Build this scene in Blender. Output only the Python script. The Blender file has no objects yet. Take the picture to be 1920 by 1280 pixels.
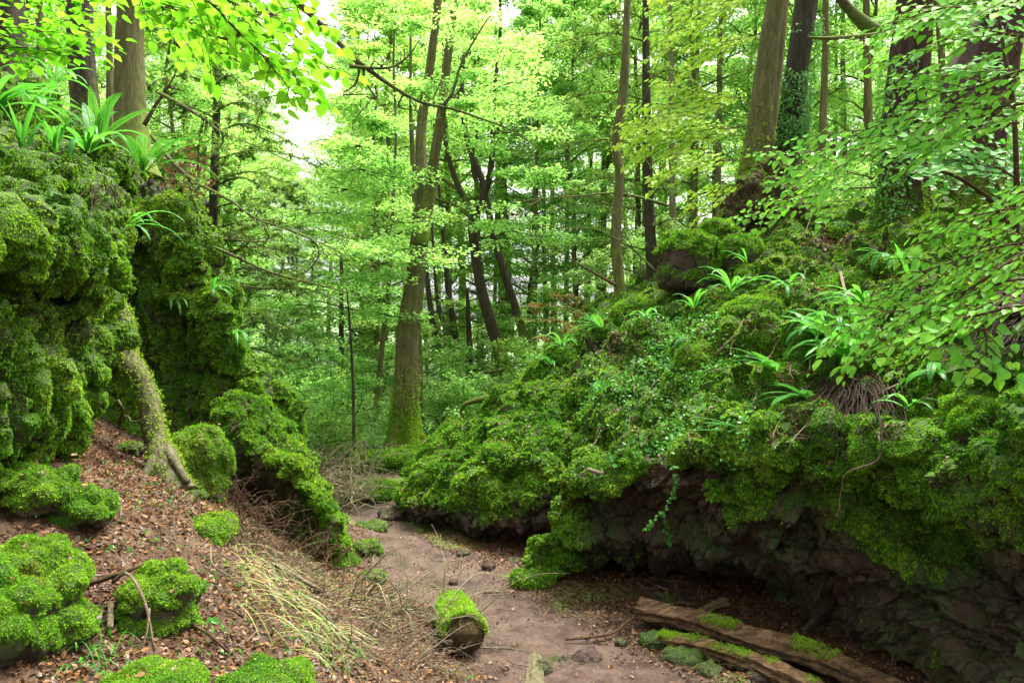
import bpy, math, random
import numpy as np
from mathutils import Vector
R = math.radians
# ---------------------------------------------------------------- camera, sky, sun, exposure
S = bpy.context.scene
FPX, HZ, CAMZ = 1507.0, 640.0, 2.5
cam = bpy.data.cameras.new("camera"); camo = bpy.data.objects.new("camera", cam); S.collection.objects.link(camo)
cam.sensor_width = 36; cam.lens = 36*FPX/1920; cam.clip_end = 600; cam.clip_start = .05
camo.location = (0, 0, CAMZ); camo.rotation_euler = (R(90), 0, 0); S.camera = camo
w = bpy.data.worlds.new("World"); S.world = w; w.use_nodes = True
nt = w.node_tree; bg = nt.nodes["Background"]
sky = nt.nodes.new("ShaderNodeTexSky"); sky.sky_type = 'NISHITA'; sky.sun_disc = False
SUN_EL, SUN_AZ = R(68), R(48)      # azimuth measured from +Y (ahead of the camera) towards +X
sky.sun_elevation = SUN_EL; sky.sun_rotation = SUN_AZ; sky.air_density = 1.0; sky.dust_density = 6.0; sky.ozone_density = .5
hs = nt.nodes.new("ShaderNodeHueSaturation"); hs.inputs["Saturation"].default_value = .12   # thin overcast
nt.links.new(sky.outputs[0], hs.inputs["Color"]); nt.links.new(hs.outputs[0], bg.inputs[0]); bg.inputs[1].default_value = .15
sl = bpy.data.lights.new("sun", 'SUN'); so = bpy.data.objects.new("sun", sl); S.collection.objects.link(so)
sl.energy = 3.2; sl.angle = R(26); sl.color = (1, .95, .8)
sd = Vector((math.sin(SUN_AZ)*math.cos(SUN_EL), math.cos(SUN_AZ)*math.cos(SUN_EL), math.sin(SUN_EL)))
so.rotation_euler = sd.to_track_quat('Z', 'Y').to_euler()
S.view_settings.view_transform = 'Standard'; S.view_settings.look = 'None'; S.view_settings.exposure = 1.98; S.view_settings.gamma = 1
S.cycles.use_denoising = True
S.cycles.max_bounces = 10; S.cycles.diffuse_bounces = 6; S.cycles.transmission_bounces = 6; S.cycles.glossy_bounces = 2
S.cycles.sample_clamp_indirect = 8
C = S.collection
# ---------------------------------------------------------------- numeric helpers
rng = np.random.default_rng(7); random.seed(7)
def P(X, Y, d): return np.array([(X-960)/FPX*d, d, CAMZ+(HZ-Y)/FPX*d])
def PP(L): return np.array([P(*p[:3]) for p in L])
def _h(ix, iy, iz, s):
    n = (ix*374761393+iy*668265263+iz*2147483647+s*1274126177) & 0xffffffff
    n = ((n ^ (n >> 13))*1274126177) & 0xffffffff
    n = ((n ^ (n >> 15))*2246822519) & 0xffffffff
    return ((n ^ (n >> 16)) & 0xffffff)/float(0xffffff)
def vn(p, s=0):
    i = np.floor(p).astype(np.int64); f = p-i; f = f*f*(3-2*f); x, y, z = i.T; u, v, t = f.T
    r = 0
    for a in (0, 1):
        for b in (0, 1):
            for c in (0, 1):
                r = r+_h(x+a, y+b, z+c, s)*(u if a else 1-u)*(v if b else 1-v)*(t if c else 1-t)
    return r*2-1
def fbm(p, o=4, s=0):
    r = 0; a = .5
    for k in range(o): r = r+a*vn(p*2**k+k*17.3, s+k); a *= .5
    return r
def cell(p, s=0):
    """distance to the nearest and second nearest feature point"""
    i = np.floor(p).astype(np.int64); f1 = np.full(len(p), 9.); f2 = np.full(len(p), 9.)
    for a in (-1, 0, 1):
        for b in (-1, 0, 1):
            for c in (-1, 0, 1):
                j = i+np.array([a, b, c]); x, y, z = j.T
                q = j+np.stack([_h(x, y, z, s+1), _h(x, y, z, s+2), _h(x, y, z, s+3)], 1)
                d = np.sqrt(((p-q)**2).sum(1)); f2 = np.minimum(f2, np.maximum(f1, d)); f1 = np.minimum(f1, d)
    return f1, f2
def blocks(p, s):
    """angular blocks: every cell sits at its own depth and tilt, with a crack between"""
    i = np.floor(p).astype(np.int64); f1 = np.full(len(p), 9.); f2 = f1.copy(); h = np.zeros(len(p))
    for a in (-1, 0, 1):
        for b in (-1, 0, 1):
            for c in (-1, 0, 1):
                x, y, z = (i+np.array([a, b, c])).T; q = np.stack([x, y, z], 1)+np.stack([_h(x, y, z, s+1), _h(x, y, z, s+2), _h(x, y, z, s+3)], 1)
                e = p-q; d = np.sqrt((e**2).sum(1)); v = _h(x, y, z, s+4)*1.3-.65+e@np.array([.35, .3, -.4])+e[:, 0]*(_h(x, y, z, s+5)-.5)
                n = d < f1; f2 = np.where(n, f1, np.minimum(f2, d)); f1 = np.where(n, d, f1); h = np.where(n, v, h)
    return h-.55*(1-ss(0, .13, f2-f1))
def ss(a, b, x):
    t = np.clip((x-a)/(b-a), 0, 1); return t*t*(3-2*t)
def nrm(v): return v/np.maximum(np.linalg.norm(v, axis=-1, keepdims=True), 1e-9)
def cr(a, n):
    """Catmull-Rom resample of a along axis 0 to n samples"""
    a = np.asarray(a, float); m = len(a); t = np.linspace(0, m-1, n); i = np.minimum(t.astype(int), m-2); f = (t-i).reshape([-1]+[1]*(a.ndim-1))
    e = np.concatenate([[2*a[0]-a[1]], a, [2*a[-1]-a[-2]]]); p0, p1, p2, p3 = e[i], e[i+1], e[i+2], e[i+3]
    return .5*(2*p1+(p2-p0)*f+(2*p0-5*p1+4*p2-p3)*f*f+(3*p1-p0-3*p2+p3)*f**3)
# ---------------------------------------------------------------- mesh helpers
class MB:
    def __init__(s): s.v = []; s.f = []; s.a = []; s.n = 0
    def add(s, V, F, var=None):
        V = np.asarray(V, float); s.v.append(V); s.a.append(np.full(len(V), .5) if var is None else np.broadcast_to(np.asarray(var, float), (len(V),)))
        for f in (F if isinstance(F, list) else [F]): s.f.append(np.asarray(f)+s.n)
        s.n += len(V); return s
    def tube(s, pts, rad, seg=8, bump=0, var=None, n=None, seed=0, bs=6, flat=1):
        V, F = tube(pts, rad, seg, bump, n, seed, bs, flat); return s.add(V, F, var)
    def build(s, name, m, parent=None, smooth=True, attrs=None):
        V = np.concatenate(s.v) if s.v else np.zeros((0, 3)); me = bpy.data.meshes.new(name); me.vertices.add(len(V)); me.vertices.foreach_set("co", V.ravel().astype(np.float32))
        L = np.concatenate([f.ravel() for f in s.f]) if s.f else np.zeros(0, int); K = np.concatenate([np.full(len(f), f.shape[1]) for f in s.f]) if s.f else np.zeros(0, int)
        me.loops.add(len(L)); me.loops.foreach_set("vertex_index", L.astype(np.int32)); me.polygons.add(len(K))
        me.polygons.foreach_set("loop_start", (np.cumsum(K)-K).astype(np.int32))
        me.polygons.foreach_set("use_smooth", np.full(len(K), smooth))
        at = me.attributes.new("var", 'FLOAT', 'POINT'); at.data.foreach_set("value", np.concatenate(s.a).astype(np.float32) if s.a else np.zeros(0, np.float32))
        for k, a in (attrs or {}).items():
            at = me.attributes.new(k, 'FLOAT', 'POINT'); at.data.foreach_set("value", np.asarray(a, np.float32))
        me.update(calc_edges=True); me.materials.append(m)
        o = bpy.data.objects.new(name, me); C.objects.link(o)
        if parent is not None: o.parent = parent
        return o
def tag(o, label=None, cat=None, group=None, kind=None):
    for k, v in (('label', label), ('category', cat), ('group', group), ('kind', kind)):
        if v: o[k] = v
    return o
def empty(name, loc, label, cat, group=None, rz=0):
    o = bpy.data.objects.new(name, None); C.objects.link(o); o.location = loc; o.rotation_euler = (0, 0, rz); o.empty_display_size = .1
    return tag(o, label, cat, group)
def grid(V):
    n, m = V.shape[:2]; i = np.arange(n*m).reshape(n, m)
    return V.reshape(-1, 3), np.stack([i[:-1, :-1], i[:-1, 1:], i[1:, 1:], i[1:, :-1]], -1).reshape(-1, 4)
def tube(pts, rad, seg=8, bump=0, n=None, seed=0, bs=6, flat=1):
    pts = np.asarray(pts, float); rad = np.asarray(rad, float)
    if rad.ndim == 0: rad = np.full(len(pts), float(rad))
    if len(rad) != len(pts): rad = np.interp(np.linspace(0, 1, len(pts)), np.linspace(0, 1, len(rad)), rad)
    if n: pts = cr(pts, n); rad = np.interp(np.linspace(0, 1, n), np.linspace(0, 1, len(rad)), rad)
    T = nrm(np.gradient(pts, axis=0)); ref = np.array([0, 1., 0]) if abs(T[0][2]) > .8 else np.array([0, 0, 1.])
    N = []; a = nrm(np.cross(T[0], ref))
    for t in T:
        a = nrm(a-t*a.dot(t)); N.append(a)
    N = np.array(N); B = np.cross(T, N); th = np.linspace(0, 2*np.pi, seg, endpoint=False)
    r = rad[:, None]*np.ones(seg)
    dirs = N[:, None]*np.cos(th)[None, :, None]+B[:, None]*np.sin(th)[None, :, None]*flat
    if bump:
        q = (pts[:, None]+dirs*.5*rad[:, None, None]*2).reshape(-1, 3)*bs
        r = r*(1+bump*fbm(q, 3, seed).reshape(r.shape))
    V = pts[:, None]+dirs*r[..., None]; k, m = r.shape
    i = np.arange(k*m).reshape(k, m); j = np.roll(i, -1, 1)
    F = np.stack([i[:-1], j[:-1], j[1:], i[1:]], -1).reshape(-1, 4)
    V = np.concatenate([V.reshape(-1, 3), pts[:1], pts[-1:]]); c0, c1 = k*m, k*m+1
    F3 = np.concatenate([np.stack([j[0], i[0], np.full(m, c0)], 1), np.stack([i[-1], j[-1], np.full(m, c1)], 1)])
    return V, [F, F3]
def kites(p, d, up, L, W, mid=.45, fold=0.):
    """one kite-shaped blade per row: base p, direction d, approximate normal up"""
    s = nrm(np.cross(d, up)); u = nrm(np.cross(s, d)); L = np.reshape(L, (-1, 1)) if np.ndim(L) else L; W = np.reshape(W, (-1, 1)) if np.ndim(W) else W
    c = p+d*L*mid
    V = np.stack([p, c+s*W*.5+u*W*fold, p+d*L, c-s*W*.5+u*W*fold], 1); i = np.arange(len(p)*4).reshape(-1, 4)
    return V.reshape(-1, 3), i
LEAF = np.array([(0, 0), (.28, .06), (.47, .26), (.46, .5), (.28, .76), (0, 1.06), (-.28, .76), (-.46, .5), (-.47, .26), (-.28, .06)])
def leaves(p, d, up, L, asp=1., fold=.1, droop=.12):
    """heart/oval leaves, 10-gon halves folded on the midrib"""
    n = len(p); s = nrm(np.cross(d, up)); u = nrm(np.cross(s, d)); L = np.broadcast_to(np.reshape(L, (-1, 1)), (n, 1))
    x = LEAF[:, 0]*asp; y = LEAF[:, 1]; z = np.abs(x)*fold*2-droop*y*y
    V = p[:, None]+L[:, None]*(s[:, None]*x[None, :, None]+d[:, None]*y[None, :, None]+u[:, None]*z[None, :, None])
    b = (np.arange(n)*10)[:, None]
    return V.reshape(-1, 3), [b+np.array([0, 1, 2, 3, 4, 5]), b+np.array([5, 6, 7, 8, 9, 0])]
def rdir(n, r=None):
    return nrm((r or rng).normal(size=(n, 3)))
# ---------------------------------------------------------------- materials
def M(name):
    m = bpy.data.materials.new(name); m.use_nodes = True; n = m.node_tree; n.nodes.clear(); return m, n, n.nodes, n.links
def ramp(N, L, src, stops, interp='LINEAR'):
    r = N.new("ShaderNodeValToRGB"); e = r.color_ramp.elements; r.color_ramp.interpolation = interp
    while len(e) < len(stops): e.new(.5)
    for k, (p, c) in zip(e, stops): k.position = p; k.color = (*c, 1)
    L.new(src, r.inputs[0]); return r.outputs[0]
def noise(N, L, co, sc, det=4, rough=.6, stretch=None):
    n = N.new("ShaderNodeTexNoise"); n.inputs["Scale"].default_value = sc; n.inputs["Detail"].default_value = det; n.inputs["Roughness"].default_value = rough
    if stretch:
        mp = N.new("ShaderNodeMapping"); mp.inputs["Scale"].default_value = stretch; L.new(co, mp.inputs[0]); co = mp.outputs[0]
    L.new(co, n.inputs["Vector"]); return n.outputs[0]
def mixc(N, L, f, a, b):
    m = N.new("ShaderNodeMix"); m.data_type = 'RGBA'
    for k, s in ((0, f), (6, a), (7, b)):
        if isinstance(s, (tuple, float, int)): m.inputs[k].default_value = (*s, 1) if isinstance(s, tuple) else s
        else: L.new(s, m.inputs[k])
    return m.outputs[2]
def math_(N, L, op, a, b=None, c=None, clamp=False):
    m = N.new("ShaderNodeMath"); m.operation = op; m.use_clamp = clamp
    for k, s in enumerate((a, b, c)):
        if s is None: continue
        if isinstance(s, (float, int)): m.inputs[k].default_value = s
        else: L.new(s, m.inputs[k])
    return m.outputs[0]
def attr(N, name):
    a = N.new("ShaderNodeAttribute"); a.attribute_name = name; return a.outputs["Fac"]
def bump(N, L, h, st, dist=.05, nrm_=None):
    b = N.new("ShaderNodeBump"); b.inputs["Strength"].default_value = st; b.inputs["Distance"].default_value = dist; L.new(h, b.inputs["Height"])
    if nrm_: L.new(nrm_, b.inputs["Normal"])
    return b.outputs[0]
def out(N, L, sh): o = N.new("ShaderNodeOutputMaterial"); L.new(sh, o.inputs[0])
def principled(N, L, col, rough=.8, nr=None, spec=.3):
    p = N.new("ShaderNodeBsdfPrincipled"); p.inputs["Specular IOR Level"].default_value = spec
    L.new(col, p.inputs["Base Color"])
    if isinstance(rough, float): p.inputs["Roughness"].default_value = rough
    else: L.new(rough, p.inputs["Roughness"])
    if nr: L.new(nr, p.inputs["Normal"])
    return p.outputs[0]
def leafmat(name, a, b, ta, tb, tf=.5, gl=.06, rough=.4, big=0., bigc=None, vein=0):
    """two-sided leaf: diffuse + translucent + a thin gloss; var picks the leaf's own colour"""
    m, n, N, L = M(name); v = attr(N, "var"); ca = ramp(N, L, v, [(0, a), (1, b)]); ct = ramp(N, L, v, [(0, ta), (1, tb)])
    if big:
        g = N.new("ShaderNodeNewGeometry"); z = noise(N, L, g.outputs["Position"], big, 2)
        f = ramp(N, L, z, [(.4, (0, 0, 0)), (.62, (1, 1, 1))]); ca = mixc(N, L, f, ca, bigc[0]); ct = mixc(N, L, f, ct, bigc[1])
    if vein:
        g = N.new("ShaderNodeNewGeometry"); z = ramp(N, L, noise(N, L, g.outputs["Position"], vein, 4, .7), [(.36, (0, 0, 0)), (.6, (1, 1, 1))]); ca = mixc(N, L, z, mixc(N, L, .55, ca, (.03, .16, .01)), ca); ct = mixc(N, L, z, mixc(N, L, .35, ct, (.08, .3, .01)), ct)
    d = N.new("ShaderNodeBsdfDiffuse"); t = N.new("ShaderNodeBsdfTranslucent"); gg = N.new("ShaderNodeBsdfGlossy"); gg.inputs["Roughness"].default_value = rough
    L.new(ca, d.inputs[0]); L.new(ct, t.inputs[0]); x = N.new("ShaderNodeMixShader"); x.inputs[0].default_value = tf; L.new(d.outputs[0], x.inputs[1]); L.new(t.outputs[0], x.inputs[2])
    y = N.new("ShaderNodeMixShader"); y.inputs[0].default_value = gl; L.new(x.outputs[0], y.inputs[1]); L.new(gg.outputs[0], y.inputs[2]); out(N, L, y.outputs[0]); return m
def mossmat(name, a, b, c, tf=.3):
    m, n, N, L = M(name); g = N.new("ShaderNodeNewGeometry"); v = attr(N, "var"); z = noise(N, L, g.outputs["Position"], 1.7, 3)
    c1 = ramp(N, L, v, [(0, a), (.75, b), (1, c)]); f = ramp(N, L, z, [(.38, (0, 0, 0)), (.66, (1, 1, 1))]); c2 = mixc(N, L, f, c1, mixc(N, L, v, b, c))
    z2 = noise(N, L, g.outputs["Position"], 5.5, 2); f2 = ramp(N, L, z2, [(.62, (0, 0, 0)), (.75, (.6, .6, .6))]); c2 = mixc(N, L, f2, c2, (.15, .11, .03))
    d = N.new("ShaderNodeBsdfDiffuse"); t = N.new("ShaderNodeBsdfTranslucent"); L.new(c2, d.inputs[0]); L.new(c2, t.inputs[0])
    x = N.new("ShaderNodeMixShader"); x.inputs[0].default_value = tf; L.new(d.outputs[0], x.inputs[1]); L.new(t.outputs[0], x.inputs[2]); out(N, L, x.outputs[0]); return m
def rockmat(name, stops, moss=(.08, .17, .016), sc=3.):
    m, n, N, L = M(name); g = N.new("ShaderNodeNewGeometry"); p = g.outputs["Position"]
    a = noise(N, L, p, sc, 10, .72); b = noise(N, L, p, sc*9, 8, .8); c = math_(N, L, 'MULTIPLY_ADD', b, .35, math_(N, L, 'MULTIPLY', a, .7))
    col = ramp(N, L, c, stops); alg = ramp(N, L, noise(N, L, p, 2.2, 8, .8), [(.49, (0, 0, 0)), (.54, (1, 1, 1))])
    sx = N.new("ShaderNodeSeparateXYZ"); L.new(g.outputs["Normal"], sx.inputs[0])
    alg = math_(N, L, 'MULTIPLY', alg, math_(N, L, 'MULTIPLY_ADD', sx.outputs[2], .4, .8, True)); col = mixc(N, L, math_(N, L, 'MULTIPLY', alg, .8), col, mixc(N, L, b, (.045, .1, .022), (.12, .23, .055)))
    rp = ramp(N, L, noise(N, L, p, 1.1, 5, .6), [(.48, (0, 0, 0)), (.6, (1, 1, 1))]); col = mixc(N, L, math_(N, L, 'MULTIPLY', rp, .75), col, mixc(N, L, b, (.03, .012, .008), (.15, .06, .038)))
    vo = N.new("ShaderNodeTexVoronoi"); vo.feature = 'DISTANCE_TO_EDGE'; vo.inputs["Scale"].default_value = 4.5; dm = N.new("ShaderNodeMix"); dm.data_type = 'VECTOR'; dm.inputs[0].default_value = .22
    nz_ = N.new("ShaderNodeTexNoise"); nz_.inputs["Scale"].default_value = 6; nz_.inputs["Detail"].default_value = 6; L.new(p, nz_.inputs["Vector"]); L.new(p, dm.inputs[4]); L.new(nz_.outputs["Color"], dm.inputs[5]); L.new(dm.outputs[1], vo.inputs["Vector"])
    ck = ramp(N, L, vo.outputs["Distance"], [(0, (0, 0, 0)), (.05, (1, 1, 1))]); col = mixc(N, L, ck, tuple(k*.25 for k in stops[1][1]), col); c = math_(N, L, 'MULTIPLY_ADD', ck, .25, c)
    sp = ramp(N, L, noise(N, L, p, 38, 4, .75), [(.6, (0, 0, 0)), (.68, (1, 1, 1))]); col = mixc(N, L, math_(N, L, 'MULTIPLY', sp, .5), col, (.16, .19, .1))
    f = attr(N, "moss"); mc = mixc(N, L, b, moss, tuple(k*.5 for k in moss)); col = mixc(N, L, math_(N, L, 'MULTIPLY', f, 1.6, None, True), col, mc)
    bb = bump(N, L, c, 1., .25); bb = bump(N, L, noise(N, L, p, 45, 6, .8), .9, .03, bb)
    out(N, L, principled(N, L, col, .72, bb, .35)); return m
def barkmat(name, a, b, moss=.3, mc=(.09, .16, .03), sc=14, vert=(1, 1, .16), rough=.85, mossc2=(.16, .2, .03)):
    m, n, N, L = M(name); g = N.new("ShaderNodeNewGeometry"); p = g.outputs["Position"]
    x = math_(N, L, "MULTIPLY_ADD", noise(N, L, p, sc*2.6, 8, .8, vert), .45, math_(N, L, "MULTIPLY", noise(N, L, p, sc, 8, .7, vert), .55)); col = ramp(N, L, x, [(.3, tuple(k*.55 for k in a)), (.47, a), (.66, b)])
    f = attr(N, "moss"); y = noise(N, L, p, 5, 5, .7); q = math_(N, L, 'ADD', math_(N, L, 'MULTIPLY', f, 1.), math_(N, L, 'MULTIPLY_ADD', y, 1.3, moss-.9))
    q = ramp(N, L, q, [(.36, (0, 0, 0)), (.6, (1, 1, 1))]); mcc = mixc(N, L, noise(N, L, p, 30, 3), mc, mossc2); col = mixc(N, L, q, col, mcc)
    out(N, L, principled(N, L, col, rough, bump(N, L, x, 1., .12), .2)); return m
MOSS_L = mossmat("moss_left", (.04, .14, .01), (.115, .3, .018), (.31, .44, .035))
MOSS_R = mossmat("moss_right", (.045, .16, .012), (.125, .33, .018), (.31, .48, .04))
ROCK_D = rockmat("rock_dark", [(.3, (.015, .007, .005)), (.42, (.1, .04, .026)), (.52, (.08, .058, .034)), (.66, (.19, .14, .08))])
ROCK_R = rockmat("rock_red", [(.3, (.018, .009, .007)), (.45, (.06, .03, .022)), (.58, (.1, .056, .04)), (.7, (.18, .12, .085))])
LIME = leafmat("lime_leaf", (.09, .34, .012), (.2, .46, .02), (.12, .44, .012), (.28, .58, .03), .5, .02, vein=26)
LIMEY = leafmat("yellow_lime_leaf", (.2, .42, .02), (.38, .54, .035), (.34, .6, .02), (.56, .74, .05), .5, .02, vein=20)
GREENL = leafmat("green_leaf", (.04, .22, .025), (.1, .34, .03), (.12, .55, .04), (.3, .75, .05), .5, .03, vein=26)
BG1 = leafmat("beech_leaf", (.15, .32, .045), (.28, .43, .08), (.25, .53, .07), (.46, .7, .15), .6, .015, .5)
BG2 = leafmat("ash_leaf", (.1, .27, .06), (.2, .38, .09), (.26, .56, .1), (.46, .74, .17), .6, .015, .5)
BG3 = leafmat("understorey_leaf", (.11, .25, .055), (.23, .37, .1), (.26, .5, .08), (.44, .68, .16), .45, .025, .45)
YEW = leafmat("yew_needle", (.05, .13, .02), (.13, .24, .03), (.14, .3, .04), (.3, .46, .06), .4, .03, .5)
RUST = leafmat("rusty_needle", (.16, .13, .03), (.3, .2, .05), (.3, .24, .05), (.4, .3, .06), .4, .03, .5)
FERN = leafmat("fern_frond", (.025, .15, .02), (.07, .25, .03), (.07, .35, .025), (.18, .52, .05), .4, .02, .4, vein=30)
IVY = leafmat("ivy_leaf", (.03, .13, .02), (.08, .26, .03), (.08, .32, .03), (.18, .5, .05), .3, .03, .35)
LITTER = leafmat("dead_leaf", (.03, .014, .008), (.21, .1, .036), (.1, .045, .02), (.28, .13, .04), .2, .03, .45)
DRYG = leafmat("dry_grass", (.12, .23, .035), (.36, .37, .12), (.25, .35, .08), (.45, .48, .18), .35, .03, .4)
BARK_G = barkmat("bark_olive", (.1, .098, .03), (.23, .215, .085), .24, (.1, .16, .025), mossc2=(.24, .32, .04))
BARK_P = barkmat("bark_pale", (.15, .135, .07), (.29, .26, .15), .08, (.14, .18, .05))
BARK_D = barkmat("bark_dark", (.042, .036, .02), (.1, .085, .045), .2, (.05, .09, .02))
BARK_R = barkmat("bark_yew_red", (.055, .032, .02), (.13, .08, .045), .14, (.05, .1, .02))
TWIG_M = barkmat("mossy_twig", (.08, .07, .04), (.17, .15, .08), .42, (.12, .17, .03), 20, (1, 1, 1))
TWIG_D = barkmat("dry_stem", (.25, .19, .12), (.44, .35, .24), -.4, (.14, .17, .05), 24, (1, 1, 1))
TWIG_B = barkmat("brown_twig", (.1, .055, .028), (.24, .14, .07), -.3, (.12, .17, .03), 24, (1, 1, 1))
TWIG_L = barkmat("straw_stem", (.3, .26, .14), (.52, .47, .3), -.5, (.14, .17, .05), 24, (1, 1, 1))
LOGM = barkmat("rotten_log", (.14, .08, .04), (.56, .34, .17), .05, (.16, .26, .02), 9, (.25, 1.6, 1.6), .8, (.26, .36, .03))
ROOTM = barkmat("root_mat", (.035, .018, .01), (.11, .062, .033), -.25, (.05, .09, .02), 16, (1.5, 1.5, .2))
CUTW = barkmat("cut_wood", (.1, .07, .03), (.22, .17, .075), .12, (.1, .16, .03), 10, (1, 1, 1))
def groundmat():
    m, n, N, L = M("forest_floor"); g = N.new("ShaderNodeNewGeometry"); p = g.outputs["Position"]; pa = attr(N, "pathness")
    a = noise(N, L, p, 3, 8, .75); b = noise(N, L, p, 28, 8, .8)
    soil = ramp(N, L, math_(N, L, 'MULTIPLY_ADD', b, .5, math_(N, L, 'MULTIPLY', a, .5)), [(.38, (.012, .007, .004)), (.46, (.042, .024, .013)), (.54, (.085, .048, .026)), (.66, (.16, .095, .052))])
    far = attr(N, "far"); soil = mixc(N, L, far, soil, ramp(N, L, a, [(.35, (.05, .12, .03)), (.6, (.14, .24, .05)), (.75, (.22, .2, .1))]))
    ms = attr(N, "moss"); soil = mixc(N, L, ms, soil, mixc(N, L, b, (.07, .15, .015), (.17, .22, .03)))
    mud = ramp(N, L, math_(N, L, 'MULTIPLY_ADD', a, .55, math_(N, L, 'MULTIPLY', b, .45)), [(.38, (.024, .014, .009)), (.46, (.055, .032, .022)), (.54, (.09, .055, .039)), (.66, (.145, .093, .067))])
    col = mixc(N, L, pa, soil, mud); h = math_(N, L, 'MULTIPLY_ADD', noise(N, L, p, 55, 5, .8), .5, b)
    rg = ramp(N, L, a, [(.4, (.34,)*3), (.6, (.68,)*3)])
    out(N, L, principled(N, L, col, rg, bump(N, L, h, .7, .05), .35)); return m
GROUND = groundmat()
# ---------------------------------------------------------------- ground and path
def G(X, Y, z): d = (CAMZ-z)*FPX/(Y-HZ); return ((X-960)/FPX*d, d, z)
gp = [G(1100, 1280, 0), G(1000, 1230, 0), G(900, 1130, 0), G(800, 1050, 0), G(720, 990, 0), G(700, 965, 0), G(1250, 1290, 0), G(1250, 1170, 0), G(950, 1050, 0), G(780, 1000, 0), G(1600, 1290, -.05), G(1350, 1130, 0), G(1100, 1100, 0),
      (1.2, 4, 0), (1.4, 2, 0), (2.5, 0, 0), (3, 3, .1), (4.5, 6, .2), (4, 9, .3), (3, 10.5, .3),
      G(0, 1270, 1.0), G(300, 1250, .88), G(600, 1270, .5), G(850, 1260, .13), G(920, 1260, .03), G(0, 1000, 1.42), G(200, 950, 1.38), G(100, 850, 1.6), G(300, 890, 1.25), G(400, 950, 1.1), G(450, 1000, .85), G(550, 1080, .5), G(650, 1080, .12), G(600, 1150, .45), G(750, 1150, .2), G(700, 1060, .03),
      (0, 0, .9), (-2, 1, 1.25), (-3.5, 3, 1.7), (-4.5, 6, 2.0), (-5, 9, 1.8), (-4, 9, 1.3), (-3, 9.5, .9), (-2.4, 10.5, .2), (-7, 12, 1.5), (-4, 13, .4),
      (-2.0, 15.3, .38), (-2.1, 13.5, .25), (-1.2, 13.5, .35), (-3.4, 15, -.05), (-3.4, 12.5, -.05), (-4.5, 19, -.2), (0, 14.5, .5), (1, 16, 1.0), (-2, 20, .3), (2, 15, 2.3), (3, 18, 2.6), (0, 20, .9), (-8, 20, .3), (-4, 28, .3), (4, 28, 1.5), (8, 22, 3), (10, 12, 3), (8, 5, 3)]
gp = np.array(gp)
def tps(r): return np.where(r > 1e-6, r*r*np.log(r+1e-9), 0)
_K = tps(np.linalg.norm(gp[:, None, :2]-gp[None, :, :2], axis=2))+np.eye(len(gp))*.15; _Pm = np.c_[np.ones(len(gp)), gp[:, :2]]
_A = np.block([[_K, _Pm], [_Pm.T, np.zeros((3, 3))]]); _w = np.linalg.solve(_A, np.r_[gp[:, 2], 0, 0, 0])
def gz0(x, y):
    q = np.stack([x, y], -1); r = np.linalg.norm(q[:, None]-gp[None, :, :2], axis=2); return tps(r)@_w[:len(gp)]+_w[-3]+_w[-2]*x+_w[-1]*y
PATH = cr(np.array([(1.5, .5, 1.3), (1.1, 3.5, 1.15), (.62, 5.6, .85), (.0, 7.0, .62), (-.62, 8.3, .62), (-1.3, 9.6, .5), (-1.85, 11, .33), (-2.3, 12.4, .28), (-2.9, 14, .28), (-3.9, 17, .3), (-5, 22, .3)]), 140)
def pathness(x, y):
    q = np.stack([x, y], -1); d = np.linalg.norm(q[:, None]-PATH[None, :, :2], axis=2); k = d.argmin(1)
    return PATH[k, 2]-d[np.arange(len(k)), k]
def gz(x, y, fine=True):
    x = np.atleast_1d(np.asarray(x, float)); y = np.atleast_1d(np.asarray(y, float)); z = np.empty(len(x)); pn = np.empty(len(x))
    for i in range(0, len(x), 20000):
        sl_ = slice(i, i+20000); z[sl_] = gz0(np.clip(x[sl_], -9, 11), np.clip(y[sl_], -1, 28)); pn[sl_] = pathness(x[sl_], y[sl_])
    fr = ss(20, 32, y)+ss(8, 12, np.abs(x)); fr = np.clip(fr, 0, 1); zf = .3+.035*np.maximum(y-20, 0)+.16*np.maximum(np.abs(x+3)-6, 0)*ss(12, 30, y)
    zf = np.minimum(zf, 26); z = z*(1-fr)+np.maximum(zf, 1)*fr
    if fine:
        p3 = np.stack([x, y, x*0], -1); k = 1-.85*ss(-.1, .15, pn)
        z = z+k*(.09*fbm(p3*1.7, 4, 3)+.03*fbm(p3*9, 3, 5))+.02*fbm(p3*5, 4, 8)+.03*fbm(p3*1.9, 2, 9)*(1-k)
    return z
def nonuni(a, b, st, lo, hi):
    c = np.arange(a, b, st); l = [a]; s = st
    while l[-1] > lo: s *= 1.12; l.append(l[-1]-s)
    h = [c[-1]]; s = st
    while h[-1] < hi: s *= 1.09; h.append(h[-1]+s)
    return np.array(l[:0:-1]+list(c)+h[1:])
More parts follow.
